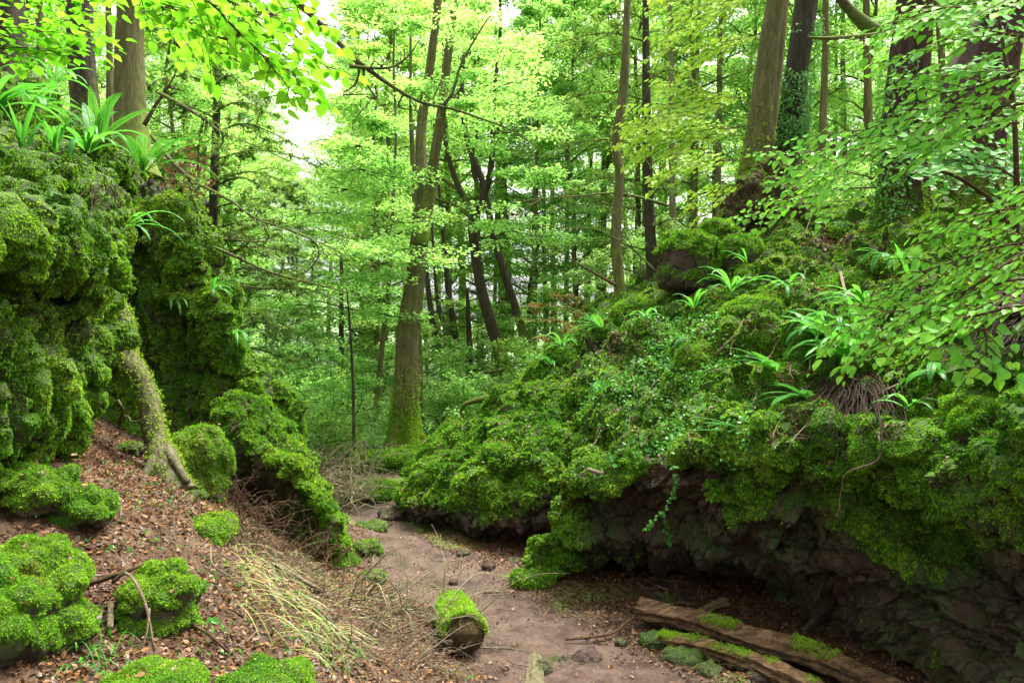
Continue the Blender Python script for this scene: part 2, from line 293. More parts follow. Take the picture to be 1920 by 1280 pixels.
def build_ground():
    xs = nonuni(-4.4, 3.4, .04, -160, 160); ys = nonuni(2.6, 12.5, .045, -20, 260)
    X, Y = np.meshgrid(xs, ys, indexing='ij'); x, y = X.ravel(), Y.ravel(); z = gz(x, y)
    V, F = grid(np.stack([X, Y, z.reshape(X.shape)], -1)); F = F[:, ::-1]
    pn = np.concatenate([pathness(x[i:i+20000], y[i:i+20000]) for i in range(0, len(x), 20000)]); p3 = np.stack([x, y, x*0], -1)
    pn = pn+.12*fbm(p3*2.3, 4, 11); pa = ss(-.07, .1, pn)
    far = ss(14, 19, y); ms = ss(.05, .35, fbm(p3*1.1, 4, 21))*(1-pa)*.75*ss(-1.1, -.2, -np.abs(pn+.15))
    ms = np.maximum(ms, ss(12.2, 13.2, y)*(1-ss(16, 18, y))*ss(-3.3, -2.6, x)*ss(-.25, .2, fbm(p3*1.6, 4, 25)))
    on = pa[F].mean(1) > .5
    for nm, sel in (("path", on & (V[F[:, 0], 1] < 20)), ("ground", ~(on & (V[F[:, 0], 1] < 20)))):
        f = F[sel]; u, inv = np.unique(f, return_inverse=True); b = MB(); b.add(V[u], inv.reshape(f.shape))
        o = b.build(nm, GROUND, attrs={"pathness": pa[u], "far": far[u], "moss": ms[u]}); o["kind"] = "structure"
build_ground()
# ---------------------------------------------------------------- rock masses
def gnormals(V):
    du = np.gradient(V, axis=0); dv = np.gradient(V, axis=1); return nrm(np.cross(dv, du))
def tufts(p, nn, size, K=5, droop=.25, spread=.75, r=None, wid=.36, var0=None):
    n = len(p); r = r or rng; q = np.repeat(p, K, 0); N3 = np.repeat(nn, K, 0)
    sz = np.repeat(size*r.uniform(.6, 1.35, n), K)
    d = nrm(N3*.8+rdir(n*K, r)*spread+np.array([0, 0, -droop])); up = nrm(N3*.6+rdir(n*K, r)*.7)
    v0 = (r.uniform(0, 1, n) if var0 is None else var0)
    V, F = kites(q+rdir(n*K, r)*(sz*.25)[:, None], d, up, sz*r.uniform(.7, 1.3, n*K), sz*wid)
    return V, F, np.repeat(np.clip(np.repeat(v0, K)+r.normal(0, .27, n*K), 0, 1), 4)
def sheet_points(V, dens, r=None):
    """random points on a grid surface; dens = per-vertex points per square metre"""
    r = r or rng; a = V[:-1, :-1]; b = V[1:, :-1]; c = V[:-1, 1:]; d = V[1:, 1:]
    ar = np.linalg.norm(np.cross(b-a, c-a), axis=-1)
    dn = (dens[:-1, :-1]+dens[1:, 1:])*.5*ar; k = r.poisson(dn.ravel()); i = np.repeat(np.arange(len(k)), k); u = r.random((len(i), 1)); v = r.random((len(i), 1))
    A, B, Cc, D = [t.reshape(-1, 3)[i] for t in (a, b, c, d)]
    return A*(1-u)*(1-v)+B*u*(1-v)+Cc*(1-u)*v+D*u*v, i
def tsize(p): return np.clip(np.abs(p[..., 1])*.0028, .009, .036)
def lod(V, N, k):
    """tuft density: constant cover, coarser with distance; thin where the surface faces away or lies well outside the view"""
    px = 960+V[..., 0]/np.maximum(V[..., 1], .3)*FPX; py = HZ-(V[..., 2]-CAMZ)/np.maximum(V[..., 1], .3)*FPX
    f = np.where((px < -250) | (px > 2170) | (py > 1500), .05, 1.)
    fc = (N*nrm(np.array([0, 0, CAMZ])-V)).sum(-1); f = f*np.where(fc < -.3, .15, 1)
    return k/tsize(V)**2*f
def rock(name, label, ctrl, n, mossfn, mat=None, mossmat_=None, cat="rock", amp=.14, cs=2.2, drape=0., seed=0, back=None, dens=1500, size=.032, K=4, group=None, droop=.25, mossamp=.06, world=None, strata=.05, flipn=False, mcs=7., parentpart=True):
    A = np.array([[P(*c) if len(c) == 3 else np.array(c[:3]) for c in row] for row in ctrl])
    if back is not None:
        for off in back: A = np.concatenate([A, A[-1:]+np.array(off)])
    V = cr(A, n[0]); V = np.swapaxes(cr(np.swapaxes(V, 0, 1), n[1]), 0, 1)
    N = gnormals(V)
    if flipn: N = -N
    sh = V.shape; p = V.reshape(-1, 3); q = p.copy(); q[:, 2] *= 1/(1+2.2*drape)
    f1, f2 = cell(q*cs+fbm(p*3, 2, seed)[:, None]*.3, seed)
    h = amp*(.2*(.62-f1)+.9*fbm(p*1.1, 6, seed+3))
    for k_, (fq, am) in enumerate([(1.3, .9), (2.9, .55), (6.3, .4), (14, .2)]): h = h-amp*am*(np.abs(vn(p*np.array([fq, fq, fq*1.5/(1+2.5*drape)])+fbm(p*2, 2, seed+k_)[:, None]*.5, seed+50+k_))-.3)
    tz = p[:, 2]*3.1+1.1*fbm(p*.9, 4, seed+8)+.5*p[:, 0]*.3; fl_ = np.floor(tz).astype(np.int64); fr_ = tz-fl_; l0, l1 = _h(fl_, fl_*0, fl_*0, seed), _h(fl_+1, fl_*0, fl_*0, seed)
    h = h+strata*1.9*(l0*(1-ss(.9, .99, fr_))+l1*ss(.9, .99, fr_)-.5+.25*fr_)
    h = h+.5*amp*blocks(q*cs*1.0+fbm(p*2, 4, seed+31)[:, None]*.8, seed+30)+.1*amp*blocks(q*cs*2.4+fbm(p*5, 3, seed+33)[:, None]*.4+5, seed+34)+.03*fbm(p*12, 3, seed+35)+.045*blocks(p*np.array([3.6, 3.6, 6.5])+fbm(p*4, 3, seed+36)[:, None]*.6, seed+37)+.022*blocks(p*np.array([8, 8, 13.])+fbm(p*9, 2, seed+38)[:, None]*.5, seed+39)
    if drape: h += amp*1.5*drape*(.5-cell(np.stack([p[:, 0]*cs*2.4, p[:, 1]*cs*2.4, p[:, 2]*cs*.5], 1)+fbm(p*2, 2, 9)[:, None]*.3, seed+40)[0])
    st = vn(np.stack([p[:, 0]*.4, p[:, 1]*.4, p[:, 2]*5+fbm(p, 2, 4)], 1), seed+7); h += strata*st
    if drape >= .5:     # rounded hanging folds with deep creases between them
        vv = (np.ones(sh[0])[:, None]*np.linspace(0, 1, sh[1])).ravel(); fo = np.abs(np.sin(np.pi*(vv*(10 if drape > .8 else 8)+1.1*fbm(p*np.array([.9, .9, .45]), 3, seed+44)))); up_ = np.repeat(1-ss(.55, .75, np.linspace(0, 1, sh[0])), sh[1])
        h = h+.24*drape*(fo**.75-.62)*up_+.07*drape*(np.abs(np.sin(np.pi*(vv*27+1.5*fbm(p*np.array([1.5, 1.5, .5]), 3, seed+45))))**.7-.6)*up_
    V = V+N*h.reshape(sh[:2])[..., None]; N = gnormals(V)*(-1 if flipn else 1); p = V.reshape(-1, 3)
    u = np.linspace(0, 1, sh[0])[:, None]*np.ones(sh[1]); v = np.ones(sh[0])[:, None]*np.linspace(0, 1, sh[1])
    nz = N[..., 2]; no = fbm(p*1.6, 5, seed+13).reshape(sh[:2]); ms = mossfn(u, v, nz, no, V)
    c1, c2 = cell(np.stack([p[:, 0], p[:, 1], p[:, 2]/(1+2.2*drape)], 1)*mcs, seed+60); c3, _ = cell(p*mcs*2.7, seed+70)
    c6, _ = cell(np.stack([p[:, 0], p[:, 1], p[:, 2]/(1+1.6*drape)], 1)*2.1+7+fbm(p*1.5, 2, seed+83)[:, None]*.4, seed+84); big_ = 1.9
    c4, c5 = cell(np.stack([p[:, 0], p[:, 1], p[:, 2]/(1+2.2*drape)], 1)*mcs*.42+3+fbm(p*4, 2, seed+81)[:, None]*.25, seed+80); ms = ms*(.3+.7*ss(.03, .16, c5-c4+.12*fbm(p*7, 2, seed+82)).reshape(sh[:2]))
    V = V+N*(ms*(mossamp*(.2+1.1*(.65-c1)+1.3*(.6-c4)+big_*(.55-c6)+.8*(.6-c3)).reshape(sh[:2])))[..., None]
    N2 = gnormals(V)*(-1 if flipn else 1)
    b = MB(); VV, F = grid(V); b.add(VV, F if flipn else F[:, ::-1]); o = b.build(name, mat or ROCK_D, attrs={"moss": ms.ravel()}); o.data.set_sharp_from_angle(angle=R(24))
    tag(o, label, cat, group)
    dn = lod(V, N2, dens*size**2)*np.clip(ms*1.5-.15, 0, 1)
    pts, ii = sheet_points(V, dn); cellN = N2[:-1, :-1].reshape(-1, 3)[ii]
    var = np.clip(.42+.55*fbm(pts*2.5, 3, seed+90)+.25*(.5-c1.reshape(sh[:2])[:-1, :-1].ravel()[ii])*2+rng.normal(0, .12, len(pts)), 0, 1)
    t = MB(); t.add(*tufts(pts, cellN, tsize(pts), K, droop, var0=var)); mo = t.build("moss", mossmat_ or MOSS_R, o, smooth=False)
    return o, V, N2, ms
# right outcrop: overhanging lower wall, lip, mossy slope, crest and plateau
RO = [
 [(1010, 1085, 8.9), (1090, 1100, 8.5), (1200, 1110, 9.8), (1335, 1130, 10.9), (1480, 1210, 7.5), (1650, 1290, 6.6), (1850, 1400, 5.4), (2150, 1600, 4.0)],
 [(1000, 1055, 8.6), (1090, 1050, 8.3), (1200, 1070, 9.3), (1335, 1085, 10.6), (1480, 1130, 7.3), (1650, 1170, 6.4), (1850, 1220, 5.2), (2150, 1300, 3.9)],
 [(985, 1035, 8.4), (1090, 1000, 8.0), (1200, 1045, 8.3), (1320, 1065, 8.4), (1460, 1065, 6.95), (1650, 1090, 6.2), (1850, 1110, 5.3), (2150, 1150, 4.0)],
 [(1005, 1015, 8.35), (1085, 965, 8.1), (1200, 960, 7.8), (1330, 990, 7.25), (1480, 1010, 6.85), (1650, 1020, 6.3), (1850, 1040, 5.5), (2150, 1050, 4.2)],
 [(1030, 1000, 8.4), (1080, 930, 8.0), (1200, 900, 7.6), (1330, 900, 7.0), (1480, 920, 6.4), (1650, 930, 5.8), (1850, 930, 5.0), (2150, 930, 3.9)],
 [(1050, 980, 8.5), (1085, 890, 8.0), (1200, 850, 7.6), (1330, 830, 7.05), (1480, 830, 6.45), (1650, 830, 5.85), (1850, 810, 5.1), (2150, 800, 4.1)],
 [(1070, 960, 8.7), (1120, 855, 8.4), (1220, 790, 8.4), (1340, 750, 8.0), (1480, 740, 7.3), (1650, 745, 6.6), (1850, 720, 5.8), (2150, 700, 5)],
 [(1080, 940, 9.2), (1110, 800, 9.4), (1230, 710, 9.7), (1340, 670, 9.3), (1480, 655, 8.5), (1650, 655, 7.6), (1850, 640, 6.7), (2150, 620, 6)],
 [(1060, 860, 10.6), (1100, 730, 11), (1220, 635, 11.2), (1340, 590, 10.7), (1480, 565, 9.9), (1650, 550, 8.9), (1850, 540, 7.9), (2150, 520, 7)],
 [(1000, 760, 12), (1060, 685, 12.3), (1170, 595, 12.6), (1270, 540, 12.3), (1400, 490, 11.6), (1550, 470, 10.9), (1700, 455, 9.8), (2100, 430, 8)],
 [(1000, 740, 13), (1050, 675, 13.5), (1160, 585, 14), (1270, 525, 13.8), (1400, 450, 13.2), (1550, 435, 12.4), (1720, 430, 11.2), (2100, 400, 9.5)]]
def m_right(u, v, nz, no, V):
    # u runs from the foot (0) to the far plateau (1)
    lo = .36-.05*v+.05*np.sin(v*23)+.13*fbm(V.reshape(-1, 3)*2.2, 3, 91).reshape(u.shape); lo = lo*(.74-.13*ss(.45, .65, v))
    lip = ss(lo, lo+.035, u); left = (1-ss(.1, .2, v))
    low = left*ss(-.1, .35, nz+no*.5)
    upper = ss(-.7, -.1, nz+.7*no+.1)
    soil = ss(.2, .36, fbm(V.reshape(-1, 3)*.9, 4, 77).reshape(u.shape)+.1)*ss(.5, .6, u)
    bare = ss(.2, .35, fbm(V.reshape(-1, 3)*1.3+5, 4, 78).reshape(u.shape))*ss(.75, .35, nz)*ss(.4, .3, .35+0*u); sprig = .55*ss(.18, .34, fbm(V.reshape(-1, 3)*2.6+9, 4, 93).reshape(u.shape))*ss(-.25, .1, nz); return np.clip(np.maximum(np.maximum(lip*upper*(1-.85*soil)*(1-.8*bare), low), sprig), 0, 1)
def backrows(A, offs): return A
ro, ROV, RON, ROM = rock("rock_outcrop", "long overhanging rock outcrop along the right of the path, mossy above, dark and bare below", RO, (520, 640), m_right, ROCK_D, MOSS_R, "rock outcrop",
    amp=.25, cs=1.35, seed=3, droop=.6, dens=1700, size=.034, mossamp=.085, back=[(.8, 3.5, .5), (2.5, 8, .8), (4, 14, -1), (6, 6, -4)], strata=.15)
# mid boulder
R1 = [
 [(725, 975, 12.2), (745, 985, 11.7), (850, 1015, 10.5), (950, 1045, 9.9), (1050, 1040, 9.6), (1130, 1040, 9.6)],
 [(735, 960, 12.0), (755, 968, 11.5), (850, 990, 10.6), (950, 1015, 10.1), (1050, 1010, 9.9), (1130, 1000, 10)],
 [(745, 945, 11.8), (760, 948, 11.2), (850, 962, 10.2), (950, 975, 9.7), (1050, 960, 9.5), (1130, 940, 9.7)],
 [(755, 925, 11.8), (775, 905, 11.3), (860, 890, 10.6), (950, 880, 10.1), (1050, 850, 9.8), (1130, 830, 9.8)],
 [(765, 912, 12.0), (795, 865, 11.6), (870, 835, 11.3), (950, 800, 10.9), (1040, 770, 10.8), (1130, 750, 10.9)],
 [(775, 905, 12.4), (810, 845, 12.3), (880, 797, 12.2), (945, 740, 12.1), (1005, 695, 12.2), (1080, 665, 12.2)],
 [(800, 930, 13.2), (835, 870, 13.2), (890, 815, 13.1), (950, 755, 13), (1010, 700, 13.2), (1080, 670, 13.4)],
 [(820, 1000, 14), (850, 950, 14), (900, 900, 14.4), (960, 850, 14.5), (1020, 800, 14.8), (1080, 760, 15)]]
def m_boulder(u, v, nz, no, V): return ss(-.75, -.1, nz+.5*no+.25*ss(.3, .5, u))*ss(.26, .36, u+.1*no)
b1, B1V, B1N, B1M = rock("mossy_boulder", "big moss-covered boulder right of the path bend, its red base undercut", R1, (260, 300), m_boulder, ROCK_R, MOSS_R, "boulder", amp=.2, cs=1.5, seed=11, dens=1500, size=.038, mossamp=.1)
# left wall
L1 = [
 [(-300, 1040, 3.9), (0, 945, 5.0), (60, 915, 5.5), (110, 880, 6.1), (140, 850, 6.8), (150, 820, 8.2)],
 [(-300, 850, 3.8), (0, 830, 4.7), (60, 800, 5.2), (110, 780, 5.8), (148, 750, 6.6), (160, 740, 8.2)],
 [(-300, 700, 3.8), (0, 700, 4.7), (70, 680, 5.2), (120, 650, 5.8), (165, 650, 6.6), (175, 650, 8.2)],
 [(-300, 560, 4.0), (0, 570, 4.95), (80, 545, 6.3), (130, 535, 7.1), (180, 560, 7.6), (195, 560, 8.3)],
 [(-300, 440, 3.9), (0, 450, 4.5), (90, 480, 4.95), (155, 485, 5.5), (207, 485, 6.35), (212, 470, 8.3)],
 [(-300, 320, 4.2), (0, 380, 4.9), (85, 400, 5.4), (145, 400, 6.0), (200, 415, 6.8), (212, 410, 8.4)],
 [(-300, 200, 4.8), (0, 300, 5.5), (75, 330, 6.0), (125, 345, 6.6), (175, 360, 7.3), (200, 360, 8.6)],
 [(-300, 100, 5.8), (0, 235, 6.6), (65, 285, 7.1), (115, 310, 7.6), (165, 330, 8.2), (200, 330, 9)]]
def m_left(u, v, nz, no, V): return ss(-.95, -.3, nz+.5*no)*ss(.0, .03, u)
l1, L1V, L1N, L1M = rock("mossy_rock_wall", "tall mossy rock wall with hanging drapes of moss at the left edge", L1, (380, 300), m_left, ROCK_D, MOSS_L, "rock wall", amp=.2, cs=2.1, drape=.9, seed=21, dens=2300, size=.034, droop=1.5, mossamp=.07,
    back=[(-.3, 1.5, .35), (-.8, 3, .3), (-1, 6, 0)], mcs=6)
L2 = [
 [(150, 880, 9.2), (260, 850, 9.1), (340, 820, 9.2), (420, 820, 9.4), (500, 840, 9.8), (560, 840, 11.5)],
 [(160, 760, 9.5), (260, 740, 9.6), (340, 730, 9.4), (420, 720, 9.4), (500, 740, 9.7), (540, 750, 11.5)],
 [(170, 640, 9.3), (250, 620, 9.6), (330, 610, 9.4), (395, 625, 9.3), (435, 655, 9.6), (450, 670, 11.2)],
 [(180, 500, 9.3), (240, 500, 9.7), (310, 500, 9.6), (360, 520, 9.2), (392, 555, 9.5), (400, 580, 11.0)],
 [(190, 410, 9.3), (230, 420, 9.7), (290, 430, 9.7), (340, 440, 9.1), (368, 475, 9.5), (372, 500, 11.0)],
 [(190, 345, 9.4), (230, 350, 9.9), (290, 380, 9.8), (325, 400, 9.4), (350, 425, 9.9), (355, 445, 11.0)],
 [(190, 318, 10.4), (230, 320, 10.8), (280, 345, 10.6), (318, 378, 10.6), (340, 402, 11), (350, 420, 11.8)]]
def m_l2(u, v, nz, no, V):
    bare = ss(.5, .58, u)*(1-ss(.55, .75, v))*ss(-.25, .1, .12-no)+ss(.1, .3, no)*.7*ss(.9, .6, nz+.5)
    return np.clip(ss(-.75, -.1, nz+.8*no+.05)*(1-.85*np.clip(bare, 0, 1)), 0, 1)
l2, L2V, L2N, L2M = rock("mossy_cliff", "shaded mossy rock face behind the leaning root, red-brown under its top ledge", L2, (280, 260), m_l2, ROCK_R, MOSS_L, "rock face", amp=.2, cs=2., drape=.5, seed=31, dens=1200, size=.042, droop=.5, mossamp=.09,
    back=[(-.6, 1.5, .2), (-2, 4, 0), (-2, 3, -3)])
L3 = [
 [(395, 900, 9.0), (445, 975, 8.3), (520, 1030, 8.2), (590, 1060, 8.3), (640, 1095, 8.4), (675, 1070, 9.5)],
 [(405, 870, 9.0), (455, 915, 8.7), (520, 965, 8.6), (590, 1010, 8.5), (645, 1045, 8.4), (668, 1040, 9.5)],
 [(405, 830, 8.7), (455, 855, 8.3), (520, 885, 8.2), (580, 935, 8.2), (632, 995, 8.3), (655, 1005, 9.4)],
 [(412, 795, 8.7), (455, 805, 8.4), (510, 835, 8.4), (560, 880, 8.4), (608, 945, 8.5), (625, 965, 9.4)],
 [(420, 772, 9.0), (450, 762, 9.0), (495, 785, 9.0), (540, 828, 9.1), (588, 903, 9.2), (605, 925, 9.8)],
 [(430, 790, 9.8), (460, 775, 9.9), (505, 800, 9.9), (550, 850, 10), (595, 920, 10.1), (610, 950, 10.4)],
 [(430, 900, 10.4), (470, 900, 10.5), (520, 920, 10.5), (560, 950, 10.6), (600, 990, 10.6), (620, 1000, 10.8)]]
def m_l3(u, v, nz, no, V): return ss(-.35, .15, nz+.4*no)*(.28*ss(.0, .3, no+.25)+.72*ss(.3, .4, u+.12*no+.42*ss(.6, .8, v)))
rock("mossy_boulder", "rounded mossy boulder with a dark shaded underside, left of the path", L3, (200, 220), m_l3, ROCK_D, MOSS_L, "boulder", amp=.09, cs=1.9, seed=41, dens=2000, size=.036, mossamp=.07)
# ellipsoid rocks and cushions
BLOBS = []
def blob(name, label, c, r, ts=1., *, rz=0, tilt=0, seed=0, amp=.18, n=(90, 120), mat=None, mm=None, moss=1., cat="rock", group=None, dens=2200, size=.03, cs=None, droop=.3, low=-.2, ex=.75, mossamp=.05):
    th = np.linspace(-np.pi/2+.02, np.pi/2, n[0])[:, None]; ph = np.linspace(0, 2*np.pi, n[1])[None]
    e = lambda x: np.sign(x)*np.abs(x)**ex
    D = np.stack([e(np.cos(th))*e(np.cos(ph)), e(np.cos(th))*e(np.sin(ph)), e(np.sin(th))*np.ones_like(ph)], -1); s = max(r)
    cz, sz = math.cos(rz), math.sin(rz); ct, st = math.cos(tilt), math.sin(tilt)
    V = D*np.array(r); x, y, z = V[..., 0], V[..., 1], V[..., 2]; x, z = x*ct-z*st, x*st+z*ct; x, y = x*cz-y*sz, x*sz+y*cz
    V = np.stack([x, y, z], -1); N = nrm(V/np.array([r[0]**2, r[1]**2, r[2]**2])); V = V+np.array(c); p = V.reshape(-1, 3)
    c1, _ = cell(p/s*1.8+seed, seed); h = s*amp*((.6-c1)*1.2+fbm(p/s*1.6+seed, 5, seed)); V = V+N*h.reshape(V.shape[:2])[..., None]
    N = gnormals(V); N = N*np.sign((N*(V-np.array(c))).sum(-1).mean()); p = V.reshape(-1, 3)
    no = fbm(p*2.2, 4, seed+5).reshape(V.shape[:2]); ms = moss*ss(low-.25, low+.3, N[..., 2]+.5*no)
    c1, _ = cell(p*9, seed+60); V = V+N*(ms*mossamp*(.3+1.3*(.65-c1)).reshape(ms.shape))[..., None]; V[:, -1] = V[:, 0]; N = gnormals(V); N = N*np.sign((N*(V-np.array(c))).sum(-1).mean())
    b = MB(); VV, F = grid(V); fn = np.cross(VV[F[:, 1]]-VV[F[:, 0]], VV[F[:, 3]]-VV[F[:, 0]]); 
    if (fn*(VV[F[:, 0]]-np.array(c))).sum() < 0: F = F[:, ::-1]
    b.add(VV, F); o = b.build(name, mat or ROCK_D, attrs={"moss": ms.ravel()}); tag(o, label, cat, group)
    if moss > .5: BLOBS.append((V, N))
    if moss > .05:
        pts, ii = sheet_points(V, lod(V, N, dens*size**2)/ts**2*np.clip(ms*1.5-.15, 0, 1)); cn = N[:-1, :-1].reshape(-1, 3)[ii]
        var = np.clip(.45+.5*fbm(pts*3, 3, seed+9)+rng.normal(0, .14, len(pts)), 0, 1)
        t = MB(); t.add(*tufts(pts, cn, tsize(pts)*ts, 4, droop, var0=var)); t.build("moss", mm or MOSS_L, o, smooth=False)
    return o
def onground(X, Y, z0):
    x, y, _ = G(X, Y, z0); return x, y, float(gz([x], [y])[0])
def gblob(X, Y, d, lift, *a, **k):
    x = (X-960)/FPX*d; z = float(gz([x], [d])[0]); k["c"] = (x, d, z+lift); return blob(*a, **k)
mg = "moss-covered rocks on the leaf litter slope"
gblob(15, 0, 3.95, .0, "mossy_rock", "large mossy rock in the bottom left corner", r=(.26, .36, .24), seed=2, amp=.42, rz=.3, group=mg, low=.02, size=.024, dens=4200, cat="rock")
gblob(300, 0, 4.55, .02, "mossy_rock", "mossy rock on the litter slope with a pale bent twig lying over it", r=(.18, .22, .2), seed=3, amp=.42, rz=.2, group=mg, size=.026, dens=3800, low=.0)
gblob(285, 0, 3.6, .05, "mossy_rock", "low mossy cushion cut by the bottom edge, left of the other", r=(.2, .22, .14), seed=4, group=mg, size=.022, dens=4500)
gblob(500, 0, 3.95, .05, "mossy_rock", "low mossy cushion at the bottom edge beside the pale grass", r=(.2, .25, .17), seed=5, group=mg, size=.022, dens=4500)
gblob(30, 0, 4.95, .05, "mossy_rock", "small dark mossy mound at the foot of the left rock wall", r=(.28, .2, .13), seed=6, low=.0, amp=.35, group=mg, size=.03)
gblob(140, 0, 5.1, .03, "mossy_rock", "small mossy mound just right of another below the rock wall", r=(.2, .17, .1), seed=7, low=.0, amp=.35, group=mg, size=.03)
gblob(395, 0, 6.3, -.02, "mossy_rock", "small flat mossy patch at the drop beside the boulder", r=(.13, .3, .1), seed=8, group=mg, size=.03)
gblob(375, 0, 7.9, .25, "mossy_stump", "mossy broken stump beside the foot of the leaning root", r=(.24, .25, .36), seed=9, mat=BARK_P, cat="stump", low=-.5, amp=.3)
# rocks low at the path
gblob(1000, 0, 8.3, .0, "mossy_rock", "small yellow-mossy stone at the path edge under the outcrop corner", r=(.2, .18, .1), seed=12, group="mossy stones beside the path", mm=MOSS_R)
# main-tree mound
tm = "mossy rocks round the tall forked tree"
for k, (X, d, lf, r, lb) in enumerate([(705, 12.7, .0, (.42, .4, .2), "low mossy rock where the path ends left of the boulder"), (760, 14.2, .0, (.5, .4, .22), "bright mossy hump in front of the forked tree"), (700, 14.3, .02, (.38, .4, .26), "mossy hump left of the forked tree base")]):
    gblob(X, 0, d, lf, "mossy_rock", lb, r=r, seed=50+k, group=tm, mm=MOSS_R, size=.045, dens=1300, mat=ROCK_R)
# crest lumps on the right
cl = "mossy rocks along the top of the right bank"
def pb(X, Y, d, r, lab, seed, **k): return blob("mossy_rock", lab, c=P(X, Y, d), r=r, seed=seed, group=cl, mm=MOSS_R, size=.042, dens=1500, **k)
pb(1290, 495, 11.8, (.4, .4, .42), "blocky rock with bare grey front at the left end of the crest", 61, low=.15, ex=.6)
pb(1345, 455, 12.0, (.28, .3, .3), "mossy rock touching the base of the twin trunks", 62, low=-.1)
pb(1390, 485, 11.4, (.26, .3, .28), "rounded mossy rock just below the twin trunks", 63, low=0.)
pb(1500, 515, 10.6, (.3, .3, .16), "flat mossy ledge below the leafy branch", 64)
pb(1590, 545, 9.6, (.34, .3, .16), "mossy hump halfway up the right bank", 65)
pb(1420, 600, 9.7, (.4, .4, .22), "wide mossy ledge above dark layered rock", 66, low=.1)
pb(1195, 590, 12.4, (.35, .4, .2), "mossy hump by the foot of the sinuous tree", 67)
pb(1310, 690, 9.0, (.22, .25, .25), "mossy knob in the middle of the ivy slope", 68)
pb(1850, 800, 5.3, (.24, .24, .18), "dark green mossy bulge at the right edge above the overhang", 69, low=-.1)
pb(1760, 440, 10.4, (.3, .3, .2), "mossy stone between the dark yew trunks", 70)
# ---------------------------------------------------------------- trunks and branches
def trunk(b, pts, widths, seg=20, n=60, bmp=.1, bs=3., flare=0, seed=0):
    """pts: (X,Y,d) list, widths in photo pixels"""
    p = PP(pts); r = np.array([wd/2/FPX*q[2] for wd, q in zip(widths, pts)]); q = cr(p, n); rr = np.interp(np.linspace(0, 1, n), np.linspace(0, 1, len(r)), r)
    V, F = tube(q, rr, seg, 0)
    k = n; ring = V[:k*seg].reshape(k, seg, 3); dv = ring-q[:, None]; th = np.arange(seg)/seg*2*np.pi
    z = q[:, 2]-q[0, 2]; fl = flare*np.exp(-np.maximum(z, 0)/(r[0]*1.15))[:, None]*(.12+1.0*np.abs(np.cos(th*2.5+seed))[None]**3*(.7+.3*np.cos(th*3+seed*2)[None]))
    pp = ring.reshape(-1, 3).copy(); pp[:, 2] *= .25
    g = bmp*fbm(pp*bs+seed, 4, seed).reshape(k, seg)
    gr = (.035+1.1*max(0, bmp-.1))*np.sin(th*9+seed+3*fbm(np.stack([q[:, 2]*.5, q[:, 2]*0, q[:, 2]*0], 1), 2, seed)[:, None])
    ring += dv*(fl+g+gr)[..., None]; V[:k*seg] = ring.reshape(-1, 3); b.add(V, F); return np.concatenate([np.repeat(np.exp(-np.maximum(z, 0)/1.2)*.9, seg), [.2, .2]])
def twigs(b, p0, p1, r0, r1, depth=2, nside=5, sag=.1, seed=0, kink=.06, lenf=.45, curve=None, seg=6, plane=None, tips=None):
    r = np.random.default_rng(seed)
    if curve is None:
        t = np.linspace(0, 1, 7)[:, None]; L = np.linalg.norm(p1-p0); q = p0+(p1-p0)*t; q[1:-1] += r.normal(0, kink*L, (5, 3)); q[:, 2] -= sag*L*(4*t*(1-t))[:, 0]*0+0
    else: q = np.asarray(curve); L = np.linalg.norm(q[-1]-q[0])
    q = cr(q, max(10, int(len(q)*3))); rr = np.linspace(r0, r1, len(q)); b.tube(q, rr, seg, .12, seed=seed)
    if tips is not None: tips.append(q)
    if depth <= 0: return
    for k in range(nside):
        i = int(r.uniform(.15, .95)*(len(q)-2)); T = nrm(q[i+1]-q[i]); s = rdir(1, r)[0]
        if plane is not None: s = s-plane*s.dot(plane)*.85
        d = nrm(T*.8+nrm(s-T*s.dot(T))*r.uniform(.5, 1.1)+np.array([0, 0, r.uniform(-.1, .2)]))
        l = L*lenf*r.uniform(.4, 1.)*(1-.5*i/len(q))
        twigs(b, q[i], q[i]+d*l, rr[i]*.6, max(r1*.6, .0015), depth-1, max(2, nside-1), sag, int(r.integers(1e9)), kink*1.3, lenf, None, max(4, seg-1), plane, tips)
def needles(tips, per, L, W, seed=0, droop=.2, sp=.6):
    """flat yew sprays along twig curves"""
    r = np.random.default_rng(seed); V = []
    for q in tips:
        ln = np.linalg.norm(np.diff(q, axis=0), axis=1).sum(); n = max(3, int(ln*per)); t = r.random(n)*(len(q)-1.01); i = t.astype(int); f = (t-i)[:, None]
        p = q[i]*(1-f)+q[i+1]*f; T = nrm(q[i+1]-q[i]); s = nrm(np.cross(T, [0, 0, 1.])+1e-6)*np.where(r.random(n) < .5, 1, -1)[:, None]
        V.append((p, nrm(T*.7+s*sp+rdir(n, r)*.35-np.array([0, 0, droop]))))
    p = np.concatenate([a for a, _ in V]); d = np.concatenate([a for _, a in V]); n = len(p)
    return kites(p, d, nrm(np.array([0, 0, 1.])+rdir(n, r)*.5), L*r.uniform(.6, 1.3, n), W), r
def addneedles(o_name, mat, parent, tips, per, L, W, seed=0, droop=.2):
    (V, F), r = needles(tips, per, L, W, seed, droop); b = MB(); b.add(V, F, np.repeat(r.random(len(V)//4), 4)); return b.build(o_name, mat, parent, smooth=False)
def tree_obj(name, label, base, group=None, cat="tree"): return empty(name, tuple(base), label, cat, group)
def local(o, root):
    o.parent = root; o.matrix_parent_inverse = __import__('mathutils').Matrix.Translation(-Vector(root.location)); return o
